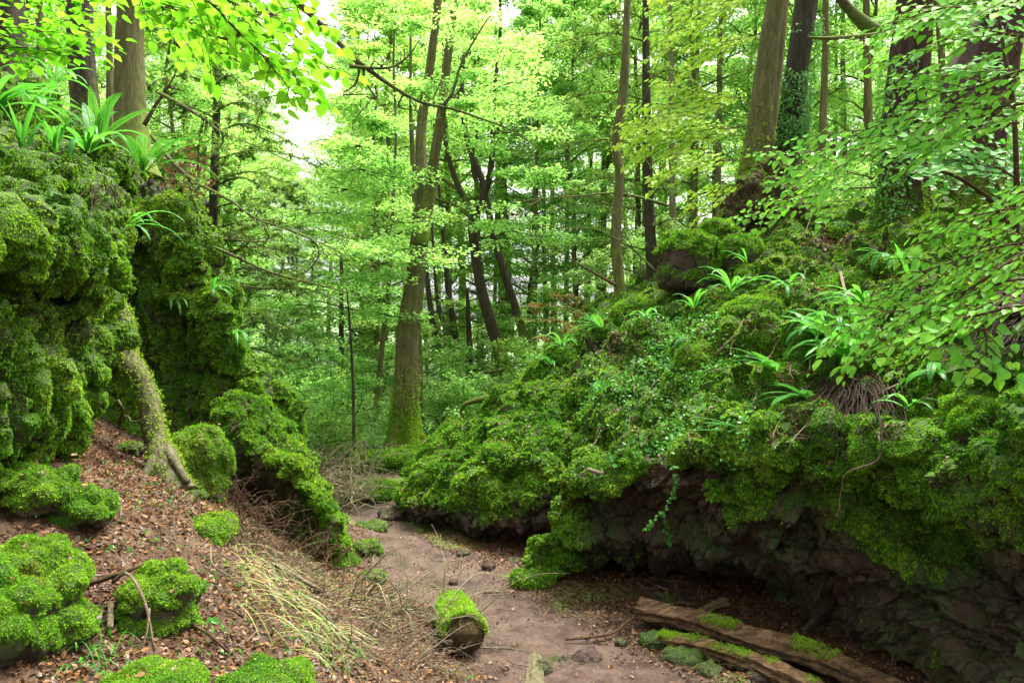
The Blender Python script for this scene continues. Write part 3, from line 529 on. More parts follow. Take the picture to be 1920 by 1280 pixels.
def simple_trunk(name, label, pts, widths, mat, flare=.6, seed=0, n=60, seg=18, group=None, cat="tree", bmp=.1, extra=()):
    root = tree_obj(name, label, P(*pts[0]), group, cat); b = MB(); ms = [trunk(b, pts, widths, seg, n, bmp, flare=flare, seed=seed)]
    for (p2, w2) in extra: ms.append(trunk(b, p2, w2, 14, 50, bmp, flare=0, seed=seed+5))
    t = b.build("trunk", mat, attrs={"moss": np.concatenate(ms)}); local(t, root); return root
# main forked tree
main = simple_trunk("forked_tree", "tall grey-olive tree forking into two leaning stems, at the far end of the path",
    [(760, 870, 15.4), (757, 800, 15.4), (762, 720, 15.4), (766, 620, 15.5), (776, 540, 15.6), (785, 460, 15.7), (793, 380, 15.8), (790, 300, 15.9), (790, 240, 16), (803, 150, 16), (822, 0, 16), (832, -120, 16)],
    [64, 52, 46, 42, 38, 34, 30, 22, 19, 17, 15, 13], BARK_G, 1.5, 1, 110, 30, extra=[([(790, 460, 15.6), (805, 360, 15.6), (815, 290, 15.5), (826, 220, 15.5), (840, 100, 15.5), (856, -20, 15.5), (862, -120, 15.5)], [24, 25, 20, 18, 16, 14, 13])])
def moss_foot(root, hmax, n, size, seed, mat=None):
    t = [c for c in root.children if c.name.startswith("trunk")][0].data; V = np.empty(len(t.vertices)*3, np.float32); t.vertices.foreach_get("co", V); N = np.empty_like(V); t.vertices.foreach_get("normal", N); V = V.reshape(-1, 3).astype(float); N = N.reshape(-1, 3).astype(float)
    F = np.array([list(q.vertices) for q in t.polygons if len(q.vertices) == 4]); z = V[F[:, 0], 2]-V[:, 2].min(); r = np.random.default_rng(seed); ar = np.linalg.norm(np.cross(V[F[:, 1]]-V[F[:, 0]], V[F[:, 3]]-V[F[:, 0]]), axis=1)
    w_ = ar*np.exp(-(z/hmax)**2)*(fbm(V[F[:, 0]]*3, 3, seed) > -.1); k = r.choice(len(F), n, p=w_/w_.sum()); u, v = r.random((n, 1)), r.random((n, 1)); f = F[k]; p = V[f[:, 0]]*(1-u)*(1-v)+V[f[:, 1]]*u*(1-v)+V[f[:, 2]]*u*v+V[f[:, 3]]*(1-u)*v
    b = MB(); b.add(*tufts(p, N[f[:, 0]], size, 4, .3, var0=np.clip(r.normal(.9, .2, n), 0, 1))); local(b.build("moss", mat or MOSS_R, smooth=False), root)
moss_foot(main, .9, 8000, .032, 3)
simple_trunk("leaning_tree", "narrow trunk standing close behind the forked tree", [(786, 800, 17.5), (784, 700, 17.5), (781, 600, 17.5), (776, 500, 17.5), (779, 400, 17.5), (774, 300, 17.6), (770, 200, 17.6), (770, 60, 17.6)], [20, 17, 15, 14, 12, 10, 7, 4], BARK_G, .5, 3)
simple_trunk("slender_tree", "thin bare sapling trunk left of the forked tree", [(702, 810, 17), (708, 740, 17), (717, 640, 17), (727, 560, 17), (733, 460, 17), (736, 400, 17), (742, 250, 17), (738, 100, 17), (746, -30, 17)], [13, 11, 10, 9, 8, 7, 5, 4, 2], BARK_G, .3, 4, seg=10)
simple_trunk("slender_tree", "very thin upright sapling in the brush left of the forked tree", [(664, 860, 14.5), (663, 780, 14.5), (661, 700, 14.5), (655, 600, 14.5), (650, 540, 14.5)], [7, 6, 5, 4, 2], BARK_D, .3, 5, seg=8)
yt = simple_trunk("crooked_tree", "dark tree dividing into a Y halfway up, right of the forked tree",
    [(950, 700, 20), (930, 635, 20), (912, 580, 20), (898, 520, 20), (889, 460, 20), (887, 410, 20), (905, 370, 20), (918, 330, 20), (924, 270, 20), (926, 180, 20), (938, 60, 20), (934, -80, 20)], [27, 23, 21, 19, 18, 18, 14, 12, 10, 8, 6, 4], BARK_D, .5, 6, 80,
    extra=[([(888, 420, 20), (878, 385, 20), (862, 355, 20), (845, 310, 20), (835, 265, 20), (826, 200, 20), (832, 110, 20), (820, 0, 20)], [16, 13, 12, 10, 9, 7, 5, 3]), ([(882, 405, 20), (850, 385, 20), (815, 372, 19.6), (785, 365, 19.3)], [10, 8, 6, 4]), ([(880, 375, 20), (850, 350, 20), (820, 330, 20)], [8, 7, 5])])
simple_trunk("leaning_tree", "dark leaning tree whose trunk crosses behind the Y-shaped one", [(985, 640, 22), (968, 580, 22), (948, 520, 22), (928, 450, 22), (915, 390, 22), (903, 335, 22), (884, 290, 22), (872, 240, 22), (866, 160, 22), (872, 60, 22), (865, -60, 22)], [17, 15, 15, 14, 13, 12, 11, 10, 8, 6, 4], BARK_D, .4, 7,
    extra=[([(912, 380, 22), (893, 340, 22), (886, 300, 22), (896, 240, 22), (890, 200, 22)], [10, 9, 8, 7, 5])])
simple_trunk("pale_tree", "pale thick trunk in the hazy wood behind the leaning tree", [(950, 660, 34), (948, 560, 34), (944, 450, 34), (940, 360, 34), (938, 200, 34)], [30, 27, 25, 23, 16], BARK_P, .3, 8)
simple_trunk("sinuous_tree", "smooth olive tree with a gently curving trunk behind the crest", [(1165, 605, 13.6), (1162, 540, 13.6), (1155, 460, 13.6), (1157, 400, 13.6), (1162, 330, 13.6), (1155, 270, 13.6), (1165, 200, 13.6), (1172, 130, 13.6), (1174, 60, 13.6), (1180, -60, 13.6)], [27, 22, 21, 19, 17, 16, 18, 17, 14, 12], BARK_G, .35, 9, 80)
gl = "dark slim trunks leaning right between the forked tree and the Y-shaped tree"
for k, (pts, ww) in enumerate([([(835, 700, 21), (815, 620, 21), (803, 540, 21), (795, 440, 21), (787, 290, 21), (795, 140, 21)], [13, 12, 10, 6, 3, 1]), ([(860, 700, 23), (840, 630, 23), (822, 570, 23), (815, 500, 23), (807, 350, 23), (815, 200, 23)], [12, 11, 9, 5, 3, 1]), ([(865, 690, 24), (850, 600, 24), (838, 520, 24), (828, 400, 24), (822, 330, 24), (814, 180, 24), (822, 30, 24)], [12, 11, 10, 8, 5, 3, 1])]):
    simple_trunk("slim_tree", ["slim dark trunk nearest the forked tree, leaning", "slim dark trunk, middle of three leaning ones", "slim dark trunk nearest the Y-shaped tree, tallest of three"][k], pts, ww, BARK_D, .4, 20+k, 40, 10, gl)
# twin trunks on the crest
tw = simple_trunk("twin_trunk_tree", "big tree on the right crest with a pale ribbed trunk rising from a gnarled burr", [(1408, 440, 12.6), (1410, 370, 12.6), (1420, 300, 12.6), (1432, 210, 12.6), (1443, 120, 12.6), (1455, 30, 12.6), (1472, -90, 12.6)], [92, 62, 54, 49, 45, 41, 37], BARK_G, .35, 31, 90, 30, bmp=.16)
iv = simple_trunk("ivy_clad_tree", "ivy-clad tree leaning right beside the pale ribbed trunk", [(1455, 430, 13.2), (1462, 370, 13.2), (1474, 280, 13.2), (1487, 180, 13.2), (1500, 90, 13.2), (1512, 0, 13.2), (1525, -90, 13.2)], [82, 58, 48, 43, 41, 40, 38], BARK_D, .4, 33, 80, 26)
for k, (X, Y, d, r) in enumerate([(1425, 375, 12.2, (.36, .3, .36)), (1385, 400, 12.3, (.26, .25, .32)), (1468, 395, 12.5, (.34, .25, .36)), (1440, 330, 12.35, (.25, .25, .25))]):
    o = blob("burr", "", c=P(X, Y, d), r=r, seed=80+k, mat=BARK_R, moss=.55, low=.1, amp=.34, dens=1100, mm=MOSS_R); 
    for q in ("label", "category"):
        if q in o: del o[q]
    local(o, tw)
def ivy_on(root, pts, width, n, seed, size=.05, mat=IVY):
    r = np.random.default_rng(seed); q = cr(PP(pts), 200); i = r.integers(0, 200, n); th = r.uniform(0, 2*np.pi, n); rad = width/2/FPX*q[i, 1]*r.uniform(1, 1.2, n)
    out_ = np.stack([np.cos(th), np.sin(th), np.zeros(n)], 1); p = q[i]+out_*rad[:, None]+r.normal(0, .02, (n, 3)); msk = fbm(p*1.5, 3, seed) > -.12
    p, out_ = p[msk], out_[msk]; k = len(p); d = nrm(np.array([0, 0, -.8])+rdir(k, r)*.6+out_*.3)
    b = MB(); V, F = kites(p, d, nrm(out_+rdir(k, r)*.3), size*r.uniform(.7, 1.3, k), size*r.uniform(.6, 1., k)); b.add(V, F, np.repeat(r.random(k), 4)); local(b.build("ivy", mat, smooth=False), root)
moss_foot(tw, 1.0, 3500, .035, 5); moss_foot(iv, 1.2, 3000, .035, 6)
ivy_on(iv, [(1462, 420, 13.2), (1474, 280, 13.2), (1487, 180, 13.2), (1512, 0, 13.2), (1525, -90, 13.2)], 62, 9000, 5)
yw = simple_trunk("yew_tree", "dark reddish old yew with fluted base, behind the right leafy branches", [(1700, 460, 11), (1695, 400, 11), (1692, 320, 11), (1694, 230, 11), (1702, 140, 11), (1712, 40, 11), (1722, -90, 11)], [110, 76, 70, 68, 62, 56, 50], BARK_R, .7, 35, 90, 30, bmp=.22, extra=[([(1700, 330, 11), (1745, 290, 11.2), (1790, 230, 11.4), (1800, 150, 11.5), (1850, 40, 11.6)], [60, 56, 50, 46, 40])])
ivy_on(yw, [(1672, 420, 10.8), (1672, 280, 10.8), (1685, 120, 10.8)], 60, 1500, 9)
yw2 = simple_trunk("yew_tree", "dark yew at the right edge with a thick limb lying low to the right", [(1850, 420, 10), (1842, 350, 10), (1846, 270, 10), (1862, 180, 10), (1880, 80, 10), (1890, -80, 10)], [90, 72, 64, 64, 62, 60], BARK_R, .5, 37, 80, 26, bmp=.22, extra=[([(1760, 330, 10.2), (1800, 350, 10.1), (1850, 368, 10), (1920, 380, 9.8), (2020, 385, 9.6)], [30, 44, 54, 58, 60])])
simple_trunk("dead_limb_tree", "broken rust-red limb slanting from a trunk at the top right", [(1640, 60, 12), (1615, 40, 12), (1590, 15, 12), (1560, -20, 12)], [30, 24, 18, 14], BARK_R, 0, 39, 30, 14, cat="broken limb")
simple_trunk("dead_branch", "short mossy dead branch pointing left from the yew at the top right", [(1650, 66, 11.5), (1600, 70, 11.5), (1555, 72, 11.4), (1515, 70, 11.3)], [12, 10, 8, 4], TWIG_M, 0, 40, 30, 8, cat="dead branch")
# left trees
simple_trunk("tree", "straight mossy-grey trunk rising above the left rock face", [(250, 330, 10.9), (246, 250, 10.9), (244, 160, 10.9), (244, 70, 10.9), (250, -80, 10.9)], [70, 58, 54, 50, 46], BARK_G, .5, 41, 60, 22)
simple_trunk("tree", "dark trunk at the top left corner behind the fern ledge", [(20, 250, 9.5), (18, 150, 9.5), (14, 60, 9.5), (10, -80, 9.5)], [80, 66, 62, 58], BARK_D, .4, 43, 50, 18)
simple_trunk("tree", "dark trunk second from the left edge, behind the lime leaves", [(165, 290, 11), (160, 200, 11), (152, 100, 11), (148, -80, 11)], [60, 50, 46, 42], BARK_D, .4, 44, 50, 18)
# leaning mossy root
rt = empty("leaning_root", tuple(P(308, 870, 7.5)), "thick mossy root leaning down the left rock face to the litter", "root")
b = MB(); pts = [(200, 470, 8.1), (205, 540, 8.0), (232, 605, 7.9), (232, 660, 7.8), (272, 730, 7.7), (292, 810, 7.6), (308, 870, 7.5), (322, 930, 7.4)]; q = PP(pts)
V, F = tube(q, [.075, .085, .09, .1, .105, .115, .14, .2], 26, .5, 90, 5, 3.); b.add(V, F); b.tube(PP([(300, 830, 7.55), (325, 862, 7.4), (352, 905, 7.3)]), [.06, .05, .03], 8, .3, n=14); b.tube(PP([(296, 840, 7.5), (285, 870, 7.35), (262, 905, 7.2)]), [.06, .05, .03], 8, .3, n=14); o = local(b.build("root", BARK_P, attrs={"moss": np.full(b.n, .25)}), rt)
k = 6000; i = rng.integers(0, 89*26, k); c = np.repeat(cr(q, 90), 26, 0)[i]; nn = nrm(V[i]-c); pv = V[i]; mk = (fbm(pv*4, 3, 5)+.5*nn[:, 0]+.4 > 0.); pv, nn = pv[mk]+rng.normal(0, .015, (mk.sum(), 3)), nn[mk]
t = MB(); t.add(*tufts(pv, nn, .018, 5, .6, var0=np.clip(rng.normal(.85, .2, len(pv)), 0, 1))); local(t.build("moss", MOSS_L, smooth=False), rt)
#PART2
# ---------------------------------------------------------------- heights of whatever one stands on
_TOP = np.concatenate([ROV[::4, ::4].reshape(-1, 3), L1V[::4, ::4].reshape(-1, 3), L2V[::4, ::4].reshape(-1, 3), B1V[::3, ::3].reshape(-1, 3)])
def top(x, y):
    g = float(gz([x], [y])[0]); d = (_TOP[:, 0]-x)**2+(_TOP[:, 1]-y)**2; k = d < .12**2+.0004*y*y
    return max(g, float(_TOP[k, 2].max())) if k.any() else g
_ALL = np.concatenate([ROV[::2, ::2].reshape(-1, 3), L1V[::2, ::2].reshape(-1, 3), L2V[::2, ::2].reshape(-1, 3), B1V[::2, ::2].reshape(-1, 3)])
_PX = 960+_ALL[:, 0]/np.maximum(_ALL[:, 1], .1)*FPX; _PY = HZ-(_ALL[:, 2]-CAMZ)/np.maximum(_ALL[:, 1], .1)*FPX
def surf(X, Y):
    """the visible rock point nearest to a pixel of the photograph"""
    e = np.hypot(_PX-X, _PY-Y); k = np.where(e < max(9, e.min()*1.01))[0]; return _ALL[k[_ALL[k, 1].argmin()]]
# ---------------------------------------------------------------- background trees
def pad_leaves(r, c, rad, n, L, tilt=.35, th=.07, droop=.12):
    a = r.uniform(0, 2*np.pi, n); q = np.sqrt(r.random(n))*rad; o = np.stack([np.cos(a)*q, np.sin(a)*q, r.normal(0, th, n)-droop*q*q/max(rad, .1)], 1)
    d = nrm(np.stack([np.cos(a), np.sin(a), -.25+0*a], 1)+rdir(n, r)*.7); up = nrm(np.array([0, 0, 1.])+rdir(n, r)*tilt)
    return c+o, d, up, L*r.uniform(.6, 1.25, n)
def make_tree(seed, H, z0, nl, RR, nleaf, L, r0, lean=.03, prof=.7, tilt=.4, npad=7, up=.35):
    r = np.random.default_rng(seed); t = np.linspace(0, 1, 14)[:, None]; tp = np.concatenate([lean*H*np.cumsum(r.normal(0, .35, (14, 2)), 0)*t, t*H], 1)
    tb = MB(); rr = r0*(1-.85*t[:, 0]); rr[0] *= 1.6; V, F = tube(tp, rr, 9, .12, 40, seed, 2.); tb.add(V, F); mo = [np.exp(-np.maximum(V[:, 2], 0)/1.5)*.5]
    PTS = []
    for k in range(nl):
        f = (k+r.random())/nl; z = z0+(H-z0)*f; p0 = np.array([np.interp(z, tp[:, 2], tp[:, 0]), np.interp(z, tp[:, 2], tp[:, 1]), z]); az = k*2.4+r.normal(0, .4)
        ln = RR*(1-prof*f**1.5)*r.uniform(.6, 1.15); o = np.array([math.cos(az), math.sin(az), 0]); s = np.linspace(0, 1, 6)[:, None]
        q = p0+o*ln*s+np.array([0, 0, 1.])*ln*(up*s-.35*up*s**2-.12*s**3)+r.normal(0, .05*ln, (6, 3))*s
        V, F = tube(q, [r0*.3*(1-.6*f)+.01, .008], 5, 0, 12, seed); tb.add(V, F); mo.append(np.full(len(V), .3))
        for j in range(npad):
            u = r.uniform(.25, 1); c = q[min(5, int(u*5))]+np.array([*r.normal(0, .16*ln, 2), r.normal(0, .1)]); PTS.append(pad_leaves(r, c, ln*r.uniform(.16, .34), int(nleaf/nl/npad*r.uniform(.5, 1.5))+1, L, tilt))
            if j < 3:
                V, F = tube(np.array([q[max(0, int(u*5)-1)], (q[max(0, int(u*5)-1)]+c)/2+r.normal(0, .05, 3), c]), [.012, .005], 4); tb.add(V, F); mo.append(np.full(len(V), .3))
    p, d, u_, l = [np.concatenate([x[i] for x in PTS]) for i in range(4)]; V, F = kites(p, d, u_, l, l*.62); lb = MB(); cn = fbm(p*.9, 2, seed)
    lb.add(V, F, np.repeat(np.clip(.5+.8*cn+r.normal(0, .18, len(p)), 0, 1), 4)); return tb, lb, np.concatenate(mo)
class Proto:
    def __init__(s, name, parts): s.name = name; s.parts = parts          # parts: (name, mesh-object) built once, then copied
def place(proto, loc, rz, sc, label, cat, group, mats=None):
    root = empty(proto.name, tuple(loc), label, cat, group, rz); root.scale = sc if isinstance(sc, tuple) else (sc, sc, sc)
    for k, (nm, o, used) in enumerate(proto.parts):
        if used: c = o.copy(); C.objects.link(c)
        else: c = o; proto.parts[k] = (nm, o, True)
        c.parent = root
        if mats and k < len(mats) and mats[k]: c.material_slots[0].link = 'OBJECT'; c.material_slots[0].material = mats[k]
    return root
def tproto(name, args, leafm, barkm):
    tb, lb, mo = make_tree(**args); return Proto(name, [("trunk", tb.build("trunk", barkm, attrs={"moss": mo}), False), ("crown", lb.build("crown", leafm, smooth=False), False)])
TA = tproto("beech_tree", dict(seed=1, H=17, z0=2.5, nl=34, RR=4.2, nleaf=30000, L=.13, r0=.17), BG1, BARK_G)
TB = tproto("beech_tree", dict(seed=2, H=20, z0=5, nl=30, RR=4.6, nleaf=30000, L=.14, r0=.22, up=.5), BG1, BARK_P)
TC = tproto("ash_tree", dict(seed=3, H=15, z0=2, nl=30, RR=3.2, nleaf=24000, L=.12, r0=.12, lean=.05, up=.6), BG2, BARK_G)
TD = tproto("sapling", dict(seed=4, H=4.5, z0=.5, nl=13, RR=1.9, nleaf=4600, L=.1, tilt=.3, r0=.03, lean=.05, up=.25, npad=8), BG3, BARK_D)
TE = tproto("bush", dict(seed=5, H=2.1, z0=.2, nl=10, RR=1.6, nleaf=2300, L=.105, tilt=.3, r0=.02, lean=.08, up=.5, npad=7, prof=.4), BG3, BARK_D)
TF = tproto("slim_tree", dict(seed=6, H=19, z0=11, nl=14, RR=2.2, nleaf=9000, L=.14, r0=.13, lean=.012), BG2, BARK_D)
def at(X, d): return (X-960)/FPX*d
def put(pr, X, d, sc, label, cat, group, rz=None, mats=None, z=None):
    x = at(X, d); zz = (top(x, d) if z is None else z)-.05
    return place(pr, (x, d, zz), rz if rz is not None else random.uniform(0, 6.28), sc, label, cat, group, mats)
MARKS = [(-80, "at the far left edge above the fern ledge"), (110, "behind the dark trunks at the top left"), (230, "just left of the straight grey trunk"), (330, "right of the straight grey trunk at the left"), (430, "behind the feathery yew on the left"), (520, "below the white gap in the canopy"), (590, "left of the thin bare sapling trunk"), (660, "behind the very thin sapling"), (730, "close left of the forked tree"), (800, "directly behind the forked tree"), (860, "between the forked tree and the Y-shaped tree"), (925, "behind the Y-shaped tree"), (980, "just right of the Y-shaped tree"), (1040, "midway between the Y-shaped tree and the curved trunk"), (1110, "left of the curved trunk"), (1180, "behind the curved trunk"), (1240, "right of the curved trunk"), (1310, "above the left end of the crest"), (1380, "behind the yellow-green leaf fans"), (1470, "behind the twin trunks"), (1560, "right of the ivy-clad trunk"), (1650, "left of the fluted dark yew"), (1750, "right of the fluted dark yew"), (1860, "behind the yew at the right edge"), (9999, "beyond the right edge trunks")]
def where(what, X, d):
    side = next(t for m, t in MARKS if X <= m); return what+(" near, " if d < 20 else " farther back, " if d < 33 else " far off, ")+side
LB = {"A": "broad leafy tree in the sunlit wood down the valley", "B": "tall pale-barked tree in the wood down the valley", "C": "slender dark-barked tree in the wood down the valley"}
bgl = [(470, 44, TA, .62), (530, 48, TA, .7), (585, 44, TA, .62), (615, 50, TB, .7), (500, 37, TA, .5), (560, 39, TA, .52), (440, 37, TA, .55), (395, 24, TC, .75), (690, 38, TA, .8), (440, 44, TA, .9), (705, 23, TA, .65), (700, 33, TB, 1), (680, 42, TB, 1), (720, 27, TA, .85), (840, 31, TA, 1), (900, 27, TA, .75), (870, 40, TB, 1.1), (1000, 36, TB, .8), (1000, 29, TC, 1), (1040, 40, TA, 1.1), (1080, 26, TC, .9), (1120, 33, TB, .95), (1190, 28, TA, .9), (1240, 38, TB, 1.1), (430, 36, TB, 1.1), (350, 28, TA, 1),
 (760, 48, TB, 1.1), (680, 58, TA, 1.1), (820, 60, TB, 1.1), (1100, 50, TA, 1.), (1180, 56, TB, 1.1), (380, 48, TB, 1.1), (300, 40, TA, 1.1), (1250, 66, TA, 1.2),
 (1300, 24, TA, .75), (1340, 31, TB, .8), (1290, 40, TA, 1), (1400, 27, TC, .9), (1500, 24, TA, .7), (1560, 30, TA, .9), (1540, 40, TB, 1), (1620, 25, TC, .9), (1680, 34, TA, 1), (1760, 28, TA, .9), (1840, 24, TA, .8), (1920, 28, TA, .9), (1460, 48, TB, 1.1), (1640, 48, TB, 1.1), (1800, 44, TB, 1.1), (1960, 40, TB, 1), (1380, 60, TA, 1.2), (1720, 60, TA, 1.2),
 (60, 22, TA, .9), (170, 28, TB, .9), (-40, 30, TA, 1), (100, 40, TB, 1.1), (240, 34, TA, 1), (320, 22, TC, .9)]
for X, d, pr, sc in bgl:
    k = "A" if pr is TA else "B" if pr is TB else "C"; side = "wood down the valley" if X < 1270 and X > 330 else "wood behind the right crest" if X > 600 else "wood above the left rocks"
    put(pr, X, d, sc, where(LB[k].split(" in ")[0], X, d), "tree", {"wood down the valley": "trees of the wood down the valley", "wood behind the right crest": "trees behind the right crest", "wood above the left rocks": "trees above the left rocks"}[side])
for X, d, sc in [(1000, 27, .8), (1025, 31, .9), (1060, 34, 1), (1100, 36, 1), (1130, 30, .8), (1210, 24, .9), (1262, 22, .8), (1300, 26, .9), (1345, 24, .8), (925, 33, .8), (1540, 19, .8), (1585, 26, .9), (1630, 20, .9), (455, 29, .8), (1515, 17, .7), (1780, 22, 1), (90, 17, 1), (205, 19, .9)]:
    put(TF, X, d, (sc, sc, sc*.95), where("slim bare trunk", X, d), "tree", "slim bare trunks of the background wood", mats=[random.choice([BARK_G, BARK_G, BARK_P]), None])
for X, d, sc in [(560, 15.5, .55), (620, 17, .7), (520, 14.5, .6), (655, 16, .6), (700, 19, .7), (600, 21, 1), (480, 18, .9), (740, 24, 1), (545, 24, 1), (820, 21, .7), (860, 19, .6), (900, 24, .8), (1000, 22, .8), (660, 27, 1.1), (800, 29, 1), (1090, 20, .6)]:
    put(TD, X, d, (sc, sc, sc*.8), where("bluish-green sapling", X, d), "sapling", "saplings in the valley bottom", mats=[None, random.choice([BG3, BG2, BG1])])
for X, d, sc in [(540, 13.5, .55), (585, 14.5, .6), (640, 15, .5), (500, 16, .8), (690, 17.5, .7), (620, 19, .9), (560, 18, .9), (740, 19, .7), (830, 17, .7), (870, 16.5, .7), (920, 17.5, .6), (960, 19, .8), (1010, 18, .7), (840, 20, .9), (780, 22, 1), (650, 22, 1.1), (520, 22, 1.1), (900, 23, 1), (980, 25, 1), (710, 26, 1.2), (600, 28, 1.3), (460, 26, 1.2), (840, 29, 1.3), (940, 31, 1.3), (760, 34, 1.5), (660, 36, 1.5), (540, 36, 1.5), (1060, 26, 1), (1100, 22, .8), (1130, 18, .5), (880, 38, 1.6), (1000, 38, 1.6), (450, 40, 1.6), (1120, 34, 1.4), (1200, 18, .5), (1250, 17, .5), (1540, 16, .6), (1600, 17, .7)]:
    put(TE, X, d, sc, where("low leafy bush", X, d), "bush", "bushes of the undergrowth", mats=[None, random.choice([BG3, BG3, BG2, BG1])])
def crown(root, pads, n, L, mat, seed, name="crown", tilt=.4):
    """layers of small leaves on twigs: pads = (X, Y, d, radius in metres)"""
    r = np.random.default_rng(seed); PT = []; tb = MB()
    for X, Y, d, rad in pads:
        c = P(X, Y, d)
        for j in range(7):
            cc = c+np.array([r.normal(0, rad*.55), r.normal(0, rad*.55), r.normal(0, .12*rad)]); PT.append(pad_leaves(r, cc, rad*r.uniform(.3, .6), int(n*r.uniform(.5, 1.5)/7), L, tilt, .05)); tb.tube(np.array([c, (c+cc)/2+r.normal(0, .05, 3), cc]), [.012, .004], 4, n=8)
    p, dd, u, l = [np.concatenate([x[i] for x in PT]) for i in range(4)]; V, F = kites(p, dd, u, l, l*.65); b = MB(); b.add(V, F, np.repeat(np.clip(.5+.8*fbm(p*.9, 2, seed)+r.normal(0, .18, len(p)), 0, 1), 4))
    local(b.build(name, mat, smooth=False), root); tag(local(tb.build("twigs", BARK_D, attrs={"moss": np.zeros(tb.n)}), root), kind="stuff")
r_ = np.random.default_rng(8)
crown(main, [(X+r_.normal(0, 15), Y+r_.normal(0, 10), 15.8+r_.normal(0, 1.2), r_.uniform(.5, 1.1)) for X, Y in [(700, 330), (650, 400), (690, 440), (640, 340), (740, 400), (670, 270), (720, 230), (760, 300), (700, 510), (640, 480), (740, 180), (680, 120), (880, 60), (900, 110), (760, 20), (700, 30), (640, 200), (930, 160), (870, 180), (760, 470), (620, 540), (680, 580), (900, 20), (960, 90)]], 1000, .085, BG2, 71)
crown(yt, [(X+r_.normal(0, 15), Y+r_.normal(0, 10), 20+r_.normal(0, 1.2), r_.uniform(.6, 1.2)) for X, Y in [(960, 330), (1000, 280), (940, 250), (880, 240), (1000, 200), (960, 160), (1040, 330), (860, 120), (930, 90), (1010, 130), (830, 180), (1060, 220), (980, 400), (1030, 440), (820, 60)]], 1000, .1, BG2, 72)
# feathery yews
def yew(name, label, pts, widths, limbs, seed, leafm=YEW, bark=BARK_D, per=95, L=.1, W=.02, r0=.022, nside=6, depth=2, plane=(0, .15, 1), cat="tree", group=None):
    root = simple_trunk(name, label, pts, widths, bark, .3, seed, 40, 10, group, cat) if widths else empty(name, tuple(P(*pts[0])), label, cat, group)
    b = MB(); tips = []; pl = nrm(np.array(plane, float))
    for k, l in enumerate(limbs):
        twigs(b, None, None, r0, .003, depth, nside, 0, seed*50+k, .05, .42, PP(l), 5, pl, tips)
    local(b.build("branches", TWIG_M, attrs={"moss": np.full(b.n, .35)}), root)
    if per: local(addneedles("foliage", leafm, None, tips, per, L, W, seed), root)
    return root
yew("yew_tree", "feathery dark yew standing behind the left rock face", [(385, 700, 14), (392, 560, 14), (400, 400, 14), (405, 250, 14), (410, 90, 14), (412, -60, 14)], [22, 20, 18, 15, 12, 9],
    [[(400, y, 14), (400+dx*.35, y-18, 13.8-dz*.3), (400+dx*.7, y-10+s, 13.6-dz*.7), (400+dx, y+15+s, 13.4-dz)] for y, dx, s, dz in
     [(620, 210, 10, .4), (560, 240, -10, 1), (520, 190, 20, -.6), (480, 235, 10, .7), (430, 200, 0, -.8), (390, 230, 5, .4), (340, 190, 10, 1), (300, 205, 0, -.6), (250, 160, 10, .6), (210, 120, 0, 0), (160, 90, 20, .8), (110, 100, 0, 0), (60, 60, 0, 0), (300, -110, 0, .5), (220, -120, 0, 0), (160, -150, 0, 1), (90, -130, 0, 0), (670, 190, 10, .8), (710, 130, 10, 0), (600, 130, 0, 1.5), (350, 150, 20, 2), (450, 120, 20, 2)]], 51, per=120)
yew("yew_tree", "feathery olive yew round the curved trunk right of centre", [(1225, 640, 16.5), (1222, 500, 16.5), (1216, 350, 16.5), (1212, 180, 16.5), (1210, -60, 16.5)], [24, 22, 19, 16, 10],
    [[(1215, y, 16.5), (1215+dx*.35, y-18, 16.3), (1215+dx*.7, y-10+s, 16), (1215+dx, y+12+s, 15.7)] for y, dx, s in
     [(520, -160, 10), (470, -210, 0), (430, 120, 0), (400, -230, 0), (350, -190, 10), (310, 110, 0), (280, -200, 0), (240, -160, -10), (190, -190, 0), (150, 100, 0), (120, -150, 0), (80, -190, 0), (40, -120, 0), (20, 110, 0), (560, -120, 10), (370, 80, 0)]], 53, per=70)
yew("fallen_yew_branch", "low rust-coloured needle spray spreading beside the ferns at the centre", [(1120, 620, 15)], None,
    [[(1130, 625, 15), (1090, 610, 15), (1040, 600, 14.8), (985, 600, 14.6)], [(1120, 620, 15.5), (1080, 590, 15.3), (1030, 570, 15), (980, 575, 15)], [(1110, 625, 14.5), (1060, 630, 14.4), (1010, 640, 14.2)], [(1110, 600, 15.5), (1075, 570, 15.6), (1035, 550, 15.6)]], 55, RUST, per=110, cat="yew branch")
yew("yew_tree", "dark feathery yew in the middle distance below the Y-shaped tree", [(880, 740, 21), (880, 650, 21), (876, 540, 21)], [14, 12, 6],
    [[(878, y, 21), (878+dx*.5, y-12, 20.8), (878+dx, y+8, 20.4)] for y, dx in [(690, 90), (660, -80), (640, 110), (615, -70), (600, 100), (580, -50), (565, 80), (680, -100), (700, 70)]], 57, per=70)
yew("small_conifer", "small dark conifer with drooping sprays left of the slender trunks", [(640, 780, 22), (640, 600, 22), (640, 440, 22)], [10, 9, 4],
    [[(640, y, 22), (640+dx*.5, y-4, 21.8), (640+dx, y+22, 21.5)] for y, dx in [(700, 110), (660, -130), (620, 120), (580, -120), (540, 90), (520, -90), (490, 70), (470, -60), (740, -120)]], 58, per=60)
